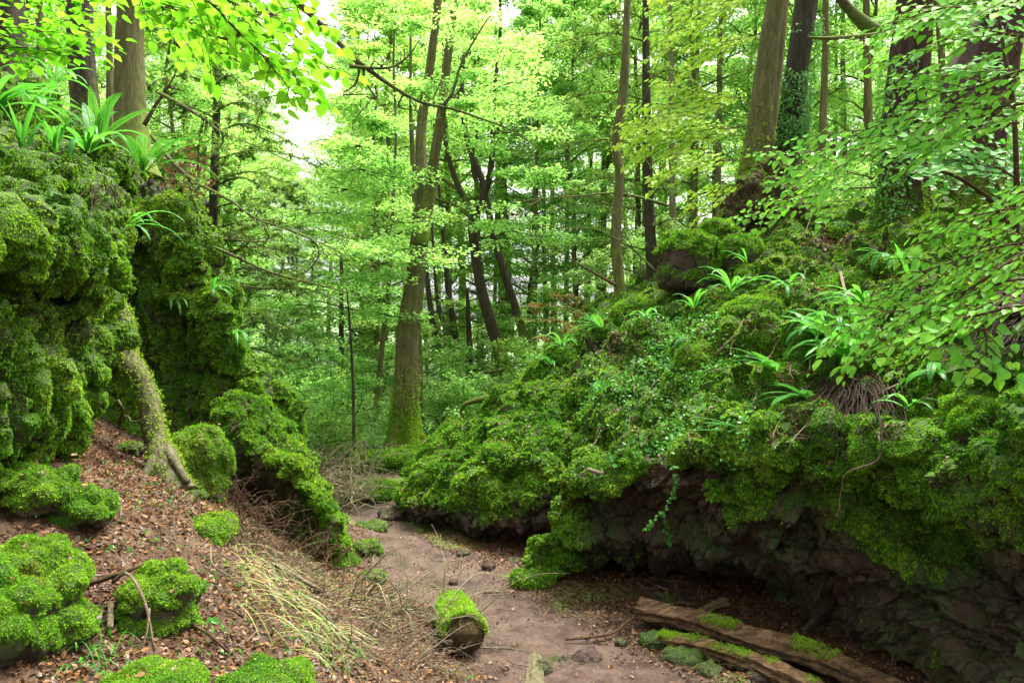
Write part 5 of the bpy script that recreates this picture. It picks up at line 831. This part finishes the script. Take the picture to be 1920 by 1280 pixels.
# stones
st = "loose stones on and beside the path"
for k, (X, Y, r, lab, mo, mat) in enumerate([
    (872, 1040, (.09, .06, .05), "flat reddish stone on the path below the big boulder", 0, ROCK_R), (915, 1062, (.07, .06, .05), "blocky stone on the path right of the flat reddish one", 0, ROCK_R), (850, 1088, (.06, .04, .02), "tiny flat stone in the middle of the path", 0, ROCK_R),
    (968, 1050, (.1, .07, .03), "thin slab stone near the foot of the boulder", 0, ROCK_R), (695, 1000, (.2, .16, .1), "dark stone at the narrow far end of the path", .3, ROCK_D), (740, 970, (.24, .2, .12), "reddish stone step at the far end of the path", 0, ROCK_R), (715, 985, (.16, .14, .07), "small angular stone on the step at the far end of the path", 0, ROCK_R),
    (690, 1050, (.14, .14, .14), "rough brown stone at the left path edge by the boulder", .35, ROCK_D), (1225, 1200, (.12, .1, .06), "knobbly stone with a moss dab left of the fallen logs", .16, ROCK_R), (1280, 1235, (.15, .12, .08), "mossy-topped stone just below the fallen logs", .2, ROCK_R), (1330, 1262, (.1, .1, .06), "low stone at the bottom edge beside the fallen log", .15, ROCK_R),
    (1420, 1275, (.1, .08, .05), "reddish stone between the log and the bottom edge", 0, ROCK_R), (1165, 1205, (.05, .04, .04), "small dark pointed stone on the path left of the logs", 0, ROCK_D), (1060, 1240, (.3, .12, .02), "flat slab of bedrock worn smooth in the path at the bottom", 0, ROCK_R), (1240, 1125, (.12, .1, .05), "small stone under the rim of the outcrop", .2, ROCK_D)]):
    p = gp_(X, Y, -.01); blob("stone", lab, c=tuple(p), r=r, seed=200+k, mat=mat, moss=mo, amp=.28, n=(40, 56), cat="stone", group=st, ex=.6, mm=MOSS_R, mossamp=.012, rz=k, ts=.6)
for k, (X, Y, z, r, lab) in enumerate([(700, 1075, .1, (.12, .1, .1), "dark stone on the left verge beside the brush"), (398, 890, 1.2, (.12, .1, .06), "pale slab beside the stump on the litter slope"), (365, 925, 1.15, (.1, .06, .04), "grey stone below the leaning root"), (345, 885, 1.25, (.14, .08, .05), "flat stone between the leaning root and the stump"), (245, 870, 1.3, (.1, .1, .07), "brown stone in the hollow behind the leaning root")]):
    x, y, zz = onground(X, Y, z); blob("stone", lab, c=(x, y, zz+.02), r=r, seed=230+k, mat=ROCK_D, moss=.3, amp=.28, n=(40, 56), cat="stone", group=st, ex=.6, mossamp=.02, rz=k*2)
# ---------------------------------------------------------------- litter, twigs, grass, brush
def gscatter(n, x0, x1, y0, y1, keep, seed):
    r = np.random.default_rng(seed); x = r.uniform(x0, x1, n); y = r.uniform(y0, y1, n); k = keep(x, y, r); x, y = x[k], y[k]; return np.stack([x, y, gz(x, y)], 1), r
def keep_litter(x, y, r):
    pn = pathness(x, y); px = 960+x/y*FPX; return (px > -150) & (px < 2050) & (r.random(len(x)) < np.where(pn > .3, .03, np.where(pn > .1, .09, np.where(pn > -.1, .4, .95)))*np.where(fbm(np.stack([x, y, x*0], 1)*1.8, 4, 44) > -.2, 1, .4))
def flat_leaves(b, p, r, L, W, lift=.012, var=None, tilt=.45):
    n = len(p); d = rdir(n, r)*np.array([1, 1, .35]); up = nrm(np.array([0, 0, 1.])+rdir(n, r)*tilt); s = L*r.uniform(.45, 1.2, n); V, F = leaves(p+np.array([0, 0, lift])*r.random((n, 1)), nrm(d), up, s, W, .18, -.25); b.add(V, F, np.repeat(r.random(n)**1.4 if var is None else var, 10))
p, r = gscatter(120000, -4.6, 3.2, 2.6, 10.5, keep_litter, 61); b = MB(); pr_ = p[:, 1] < 6.5; flat_leaves(b, p, r, .03, .8); 
o = b.build("leaf_litter", LITTER, smooth=False); tag(o, "brown dead leaves littering the slope left of the path", "leaf litter", kind="stuff")
p, r = gscatter(150000, -4.0, 2.8, 2.7, 8.5, lambda x, y, r: (960+x/y*FPX > -60) & (960+x/y*FPX < 1980) & (r.random(len(x)) < np.where(pathness(x, y) > .06, .09, .7)), 67)
n = len(p); b = MB(); V, F = kites(p+np.array([0, 0, .006]), nrm(rdir(n, r)*np.array([1, 1, .4])), nrm(np.array([0, 0, 1.])+rdir(n, r)*.7), r.uniform(.006, .03, n), r.uniform(.002, .009, n)); b.add(V, F, np.repeat(r.random(n)**1.5, 4))
tag(b.build("leaf_crumbs", LITTER, smooth=False), "crumbled leaves, bark bits and needles strewn over the slope and the path edges", "litter crumbs", kind="stuff")
dn = np.where((ROM < .35) & (RON[..., 2] > .15), 700., 0)+np.where((ROM >= .35) & (RON[..., 2] > .45), 30., 0)+np.where((fbm(ROV.reshape(-1, 3)*1.9, 3, 55).reshape(ROM.shape) > .27) & (RON[..., 2] > .1), 420., 0); dn[:150] = 0
pts, ii = sheet_points(ROV, dn*(ROV[..., 1] < 14)); pts = np.concatenate([pts]+[sheet_points(V_, np.where(N_[..., 2] > .2, 55., 0))[0]+np.array([0, 0, .03]) for V_, N_ in BLOBS]+[sheet_points(B1V, np.where(B1N[..., 2] > .35, 30., 0))[0]+np.array([0, 0, .05])]); b = MB(); flat_leaves(b, pts, np.random.default_rng(3), .036, .75, .03); tag(b.build("dead_leaves", LITTER, smooth=False), "brown dead leaves caught on the ledges of the right slope", "leaf litter", kind="stuff")
def keep_g(x, y, r): return (pathness(x, y) < 0) & (fbm(np.stack([x, y, x*0], 1)*1.3, 3, 41) > -.02) & (r.random(len(x)) < .5)
p, r = gscatter(2600, -3.6, -.1, 3.0, 8.5, keep_g, 63); b = MB(); q = np.repeat(p, 5, 0); n = len(q); V, F = kites(q, nrm(np.array([0, 0, .6])+rdir(n, r)), nrm(np.array([0, 0, 1.])+rdir(n, r)*.5), r.uniform(.02, .05, n), r.uniform(.006, .02, n)); b.add(V, F, np.repeat(r.random(n), 4)); tag(b.build("seedlings", IVY, smooth=False), "small green seedlings sprouting through the leaf litter", "seedlings", kind="stuff")
# ivy and small herbs on the right slope
_px = 960+ROV[..., 0]/np.maximum(ROV[..., 1], .3)*FPX; _py = HZ-(ROV[..., 2]-CAMZ)/np.maximum(ROV[..., 1], .3)*FPX
iz = ss(-.15, .25, fbm(ROV.reshape(-1, 3)*1.4, 4, 33).reshape(_px.shape))*(_px > 1100)*(_px < 1480)*(_py > 590)*(_py < 860)*(_px < 1420)*420.; iz = iz+ss(.1, .4, fbm(ROV.reshape(-1, 3)*1.1, 4, 34).reshape(_px.shape))*(_py > 430)*(_py < 860)*(_px > 1480)*(_px < 2000)*60.
pts, ii = sheet_points(ROV, iz*(ROV[..., 1] < 14)); r = np.random.default_rng(5); n = len(pts); nn = RON[:-1, :-1].reshape(-1, 3)[ii]; b = MB(); V, Fs = leaves(pts+nn*r.uniform(.04, .12, (n, 1)), nrm(rdir(n, r)+nn*.2), nrm(nn+np.array([0, 0, .6])+rdir(n, r)*.5), .034*r.uniform(.5, 1.2, n), .95, .1); b.add(V, Fs, np.repeat(r.random(n), 10)); tag(b.build("ground_ivy", IVY, smooth=False), "small-leaved ivy and herbs sprawling over the moss of the right slope", "ground ivy", kind="stuff")
def ivy_strand(label, lines, seed, L=.034):
    root = empty("ivy_strand", tuple(surf(*lines[0][0])+np.array([0, -.06, 0])), label, "ivy", "ivy strands hanging over the overhang"); b = MB(); lb = MB(); r = np.random.default_rng(seed)
    for l in lines:
        q = np.array([surf(*a)+np.array([0, -.1, 0]) for a in l]); q[:, 1] = np.minimum.accumulate(q[:, 1]*0+q[:, 1].min()); q = np.array([P(a[0], a[1], y) for a, y in zip(l, q[:, 1])]); q = cr(q, 50); b.tube(q, .0025, 4); k = r.integers(0, 50, int(len(l)*9)); n = len(k)
        V, Fs = leaves(q[k]+r.normal(0, .012, (n, 3)), nrm(np.array([0, -.4, -.7])+rdir(n, r)*.8), nrm(np.array([0, -1., .8])+rdir(n, r)*.5), L*r.uniform(.6, 1.2, n), 1., .08); lb.add(V, Fs, np.repeat(r.uniform(.4, 1, n), 10))
    local(b.build("stem", TWIG_B, attrs={"moss": np.zeros(b.n)}), root); local(lb.build("leaves", FERN, smooth=False), root)
ivy_strand("pale ivy strand hanging down the dark rock face left of the overhang", [[(1262, 870), (1268, 900), (1262, 930), (1245, 955), (1225, 975), (1212, 988)], [(1245, 960), (1252, 1000), (1255, 1020)]], 5)
ivy_strand("short ivy strand above the mossy knob on the slope", [[(1180, 760), (1170, 800), (1185, 830)], [(1140, 850), (1150, 870)]], 6)
# individual twigs and sticks
def stick(name, label, pts, r0, r1, seed, mat=TWIG_D, nside=1, group=None, depth=1, mo=-.2, cat="stick", lenf=.3):
    root = empty(name, tuple(pts[0]), label, cat, group); b = MB(); twigs(b, None, None, r0, r1, depth, nside, 0, seed, .05, lenf, np.array(pts), 7)
    local(b.build("wood", mat, attrs={"moss": np.full(b.n, mo)}), root); return root
def og(X, Y, z, lift=.02): x, y, zz = onground(X, Y, z); return np.array([x, y, zz+lift])
sk = "sticks lying on the litter slope"
stick("stick", "pale bent twig arching over the mossy rock in the lower left", [og(212, 1045, 1.3, .12), P(240, 1075, 4.25), P(272, 1130, 4.15), og(289, 1210, .95, .05)], .011, .006, 1, nside=0, group=sk)
stick("stick", "thinner pale twig beside the bent one, standing steeply", [P(280, 1140, 4.15), P(276, 1180, 4.1), og(265, 1215, .95, .03)], .008, .004, 2, nside=0, group=sk)
stick("stick", "greenish curved branch piece stuck into the mossy rock", [og(165, 1080, 1.2, .06), P(205, 1082, 4.45), P(240, 1070, 4.4), P(268, 1056, 4.45)], .016, .011, 3, nside=0, group=sk, mat=CUTW)
stick("stick", "stubby pale wood piece at the foot of the mossy rock", [og(206, 1160, 1.05, .03), P(208, 1130, 4.35)], .018, .016, 4, nside=0, group=sk)
stick("stick", "pale bent branch lying below the brown brush", [og(515, 1088, .6, .04), og(550, 1093, .58, .06), og(590, 1105, .52, .05), og(612, 1113, .45, .03)], .022, .011, 5, nside=1, group=sk)
stick("stick", "long thin pale stick slanting down the slope to the boulder", [og(360, 985, 1.05, .05), og(400, 1015, .95, .05), og(440, 1045, .8, .05)], .011, .006, 6, group=sk)
stick("stick", "bent pale twig on the litter right of the mossy rock", [og(395, 1040, 1., .08), og(398, 1070, .95, .06), og(420, 1095, .85, .03), og(460, 1110, .8, .02)], .008, .004, 7, nside=0, group=sk)
stick("stick", "forked dark stick lying on the path near the logs", [gp_(1060, 1203, .02), gp_(1110, 1200, .03), gp_(1150, 1192, .03), gp_(1185, 1172, .06)], .009, .013, 8, TWIG_B, 2, "sticks on the path")
stick("stick", "thin dark twig across the middle of the path", [gp_(905, 1113, .01), gp_(950, 1114, .02), gp_(980, 1113, .01)], .009, .004, 9, TWIG_B, 1, "sticks on the path")
stick("stick", "dark stick lying in the bottom left corner of the litter", [og(85, 1205, 1., .03), og(130, 1222, .97, .04), og(170, 1240, .95, .03), og(200, 1252, .92, .03)], .012, .008, 10, TWIG_B, 2, sk)
stick("stick", "dark stick right of the bent twig at the bottom", [og(340, 1190, .85, .03), og(385, 1205, .82, .04), og(430, 1222, .78, .03)], .012, .008, 11, TWIG_B, 2, sk)
stick("stick", "pale weathered branch slanting up the right bank", [surf(1345, 665)+np.array([0, -.1, .03]), surf(1365, 635)+np.array([0, -.12, .05]), surf(1388, 600)+np.array([0, -.1, .04])], .022, .008, 12, TWIG_D, 1, "branches on the right bank")
stick("stick", "long bare branch leaning below the mossy shelf on the right bank", [surf(1560, 520)+np.array([0, -.15, .08]), surf(1575, 550)+np.array([0, -.15, .06]), surf(1600, 572)+np.array([0, -.15, .03]), surf(1632, 592)+np.array([0, -.12, 0])], .02, .01, 13, TWIG_D, 1, "branches on the right bank")
stick("root", "thin pale root curling down over the overhang", [surf(1618, 800)+np.array([0, -.25, 0]), surf(1610, 850)+np.array([0, -.3, 0]), P(1590, 885, surf(1590, 880)[1]-.25), P(1578, 915, surf(1578, 915)[1]-.2), P(1574, 950, surf(1578, 915)[1]-.2), P(1580, 962, surf(1578, 915)[1]-.18)], .008, .004, 14, TWIG_D, 1, cat="root")
stick("root", "second pale root looping across the hanging root mass", [surf(1670, 712)+np.array([0, -.2, 0]), P(1640, 745, surf(1640, 745)[1]-.3), P(1622, 800, surf(1640, 745)[1]-.32), P(1600, 860, surf(1640, 745)[1]-.3), P(1550, 882, surf(1640, 745)[1]-.3)], .008, .004, 15, TWIG_D, 1, cat="root")
stick("stick", "pale broken stick on the ledge at the tip of the outcrop", [surf(1095, 882)+np.array([0, -.05, .05]), surf(1125, 890)+np.array([0, -.05, .06])], .02, .016, 16, TWIG_D, 0, "branches on the right bank")
stick("stick", "pale stick below the leaning root", [og(280, 898, 1.22, .03), og(310, 893, 1.22, .04), og(325, 885, 1.22, .04)], .02, .016, 17, TWIG_D, 0, sk)
stick("root", "pale exposed root at the foot of the forked tree", [P(728, 843, 14.6), P(745, 848, 14.5), P(758, 855, 14.4), P(772, 857, 14.4)], .035, .02, 18, TWIG_D, 1, cat="root")
stick("stick", "mossy twig standing before the dark cave in the left rocks", [og(222, 812, 1.55, .1), P(230, 770, 6.9), P(222, 750, 6.9)], .018, .01, 19, TWIG_M, 1, sk, mo=.3)
r = np.random.default_rng(77); fr = []
while len(fr) < 130:
    x, y = r.uniform(-3.8, 1.9), r.uniform(3.2, 9.5); pn = pathness(np.array([x]), np.array([y]))[0]
    if not (-150 < 960+x/y*FPX < 1500) or (pn > .1 and r.random() < .7): continue
    fr.append((x, y))
for k, (x, y) in enumerate(fr):
    l = r.uniform(.1, .38); a = r.uniform(0, 6.28) if r.random() < .3 else r.normal(-.6, .5); d = np.array([math.cos(a), math.sin(a)]); q = []
    for s in np.linspace(0, 1, 5): xx, yy = x+d[0]*l*s+r.normal(0, .012), y+d[1]*l*s+r.normal(0, .012); q.append([xx, yy, float(gz([xx], [yy])[0])+.012+.03*r.random()])
    stick("fallen_twig", "short fallen twig lying among the dead leaves", q, r.uniform(.003, .007), .002, 500+k, random.choice([TWIG_D, TWIG_B, TWIG_D]), int(r.integers(0, 3)), "fallen twigs scattered over the ground", cat="twig")
r9 = np.random.default_rng(91)
for k in range(60):
    X, Y = (r9.uniform(1080, 1500), r9.uniform(600, 860)) if k < 34 else (r9.uniform(1400, 1900), r9.uniform(440, 760))
    a = surf(X, Y); an = r9.uniform(.3, 1.6); l = r9.uniform(20, 75); q = [surf(X+l*t*math.cos(an), Y-l*t*math.sin(an)+6*math.sin(t*3+k)) for t in (0, .33, .66, 1)]; q = [v+np.array([0, -.1-.03*(i % 2), .05]) for i, v in enumerate(q)]
    if max(abs(q[i+1][1]-q[i][1]) for i in range(3)) > .5: continue
    stick("bank_twig", "thin dry twig trailing over the moss of the right bank", q, r9.uniform(.004, .009), .002, 700+k, random.choice([TWIG_D, TWIG_D, TWIG_B]), int(r9.integers(1, 4)), "dry twigs trailing over the right bank", cat="twig", lenf=.5)
def brush(name, label, X0, X1, Y0, Y1, zr, n, seed, mat, L, h=.15, rr=.005, cat="brush pile", wild=.9, bias=(0, 0, .3), dz=.0):
    r = np.random.default_rng(seed); root = empty(name, tuple(og((X0+X1)/2, (Y0+Y1)/2, zr)), label, cat); b = MB()
    for k in range(n):
        p = og(r.uniform(X0, X1), r.uniform(Y0, Y1), zr, r.uniform(0, h)+.01+dz); d = nrm(rdir(1, r)[0]*wild*np.array([1, 1, .5])+np.array(bias)); l = L*r.uniform(.4, 1.2); q = [p]
        for j in range(5): d = nrm(d+rdir(1, r)[0]*.35-np.array([0, 0, .1*j])); q.append(q[-1]+d*l/5)
        q = np.array(q); q[:, 2] = np.maximum(q[:, 2], gz(q[:, 0], q[:, 1])+.01); twigs(b, None, None, rr*r.uniform(.5, 1.3), .0012, 1, 3, 0, seed*1000+k, .1, .4, q, 5)
    local(b.build("stems", mat, attrs={"moss": np.full(b.n, -.2)}), root)
brush("brush_pile", "pile of pale tangled dead stems where the path narrows", 590, 690, 880, 965, 0., 260, 3, TWIG_L, .9, .4, .012)
brush("dead_brush", "brown dead twiggy brush against the left boulder's foot", 440, 640, 1020, 1075, .55, 70, 4, TWIG_B, .5, .2, .006, bias=(.3, 0, .7))
brush("dead_brush", "tangle of pale dead stems beside the cut mossy log", 650, 850, 1120, 1200, .2, 45, 5, TWIG_L, .95, .12, .009, bias=(.8, -.1, .35))
brush("dead_brush", "loose heap of dry stems along the slope foot near the bottom edge", 600, 850, 1180, 1275, .25, 60, 6, TWIG_D, .5, .06, .0055, bias=(.8, -.4, .2))
brush("dead_brush", "reddish dead fern stalks hanging beside the left boulder", 420, 480, 930, 1020, .9, 40, 7, TWIG_B, .45, .2, .005, bias=(.2, -.1, .8))
brush("dead_brush", "thin dry stalks over the litter above the pale grass", 420, 640, 1040, 1110, .6, 45, 8, TWIG_D, .5, .06, .005, bias=(.7, -.3, .25))
def grassclump(label, X0, X1, Y0, Y1, z, n, L, seed, dirv, mat=DRYG, W=.006):
    r = np.random.default_rng(seed); b = MB()
    for k in range(n):
        p = og(r.uniform(X0, X1), r.uniform(Y0, Y1), z, .02); m = 9; d = nrm(np.array(dirv)+r.normal(0, .38, 3)+np.array([0, 0, .55])); q = [p]; l = L*r.uniform(.5, 1.1)
        for j in range(m-1): d = nrm(d-np.array([0, 0, .17])+r.normal(0, .04, 3)); q.append(q[-1]+d*l/(m-1))
        q = np.array(q); q[:, 2] = np.maximum(q[:, 2], gz(q[:, 0], q[:, 1])+.015); T = nrm(np.gradient(q, axis=0)); s = nrm(np.cross(T, [0, 0, 1.])); w_ = (W*r.uniform(.6, 1.3)*np.linspace(1, .1, m)**.6)[:, None]
        V, F = grid(np.stack([q-s*w_*.5, q-np.array([0, 0, .2])*w_, q+s*w_*.5], 1)); b.add(V, F, r.random())
    o = b.build("grass_clump", mat, smooth=False); tag(o, label, "grass", "grass clumps on the slope")
for k, (X, Y, z, n, L_, lab) in enumerate([(430, 1105, .8, 45, .5, "flattened pale grass clump at the left end of the grassy strip"), (490, 1112, .7, 50, .55, "flattened pale grass clump in the middle of the grassy strip"), (555, 1150, .55, 40, .5, "flattened pale grass clump at the lower end of the grassy strip"), (470, 1165, .7, 40, .45, "pale grass clump above the bottom mossy cushion"), (600, 1200, .45, 45, .5, "pale grass clump nearest the bottom edge"), (460, 1052, .8, 35, .35, "small pale grass tuft under the brown brush"), (540, 1225, .55, 35, .4, "sparse pale grass between the bottom cushion and the dry stems")]):
    grassclump(lab, X-32, X+32, Y-14, Y+14, z, int(n*.42), L_*1.1, k+1, (1., -.45-.3*(k % 3-1), 0.1*(k % 2)))
grassclump("green grass tuft beside the bottom mossy cushion", 120, 240, 1170, 1250, 1., 70, .16, 4, (.3, -.2, .3), FERN, .007)
grassclump("green grass tuft between the two bottom mossy cushions", 560, 680, 1210, 1275, .4, 70, .16, 5, (.3, -.2, .3), FERN, .007)
# single broad-leaved seedling by the boulder
def seedling(label, X, Y, z, n, L, seed):
    root = empty("seedling", tuple(og(X, Y, z)), label, "seedling", "broad-leaved seedlings"); r = np.random.default_rng(seed); b = MB(); p0 = og(X, Y, z); q = p0+np.array([[0, 0, 0], [.01, 0, .05], [.04, -.01, .11]]); b.tube(q, .0025, 4, n=8); local(b.build("stem", FERN), root)
    lb = MB(); d = nrm(rdir(n, r)*np.array([1, 1, .3])+np.array([.2, 0, -.3])); V, Fs = leaves(np.repeat(q[2:3], n, 0), d, nrm(np.array([0, -.7, 1.])+rdir(n, r)*.3), np.full(n, L), .6, .15, .4); lb.add(V, Fs, .9); local(lb.build("leaf", FERN, smooth=False), root)
seedling("green two-leaved seedling at the drop beside the left boulder", 432, 1025, .85, 3, .085, 1)
seedling("small bright seedling in the bottom left litter", 170, 1190, 1., 4, .05, 2)
seedling("small bright seedling in the litter near the bottom edge", 385, 1180, .9, 4, .05, 3)
seedling("silvery seedling beside the stump", 380, 888, 1.2, 5, .07, 4)

# ---------------------------------------------------------------- labels that two neighbours would share
_by = {}
for o in C.objects:
    if "label" in o and "category" in o: _by.setdefault(o["label"], []).append(o)
for lb_, os_ in _by.items():
    if lb_ in ("short fallen twig lying among the dead leaves", "thin dry twig trailing over the moss of the right bank"): continue
    if 2 <= len(os_) <= 4 and len(lb_.split()) <= 14:
        for o, w_ in zip(sorted(os_, key=lambda q: q.location.y), ("nearer one", "farther one") if len(os_) == 2 else ("nearest one", "middle one", "farthest one") if len(os_) == 3 else ("nearest one", "second nearest", "second farthest", "farthest one")): o["label"] = lb_+", "+w_
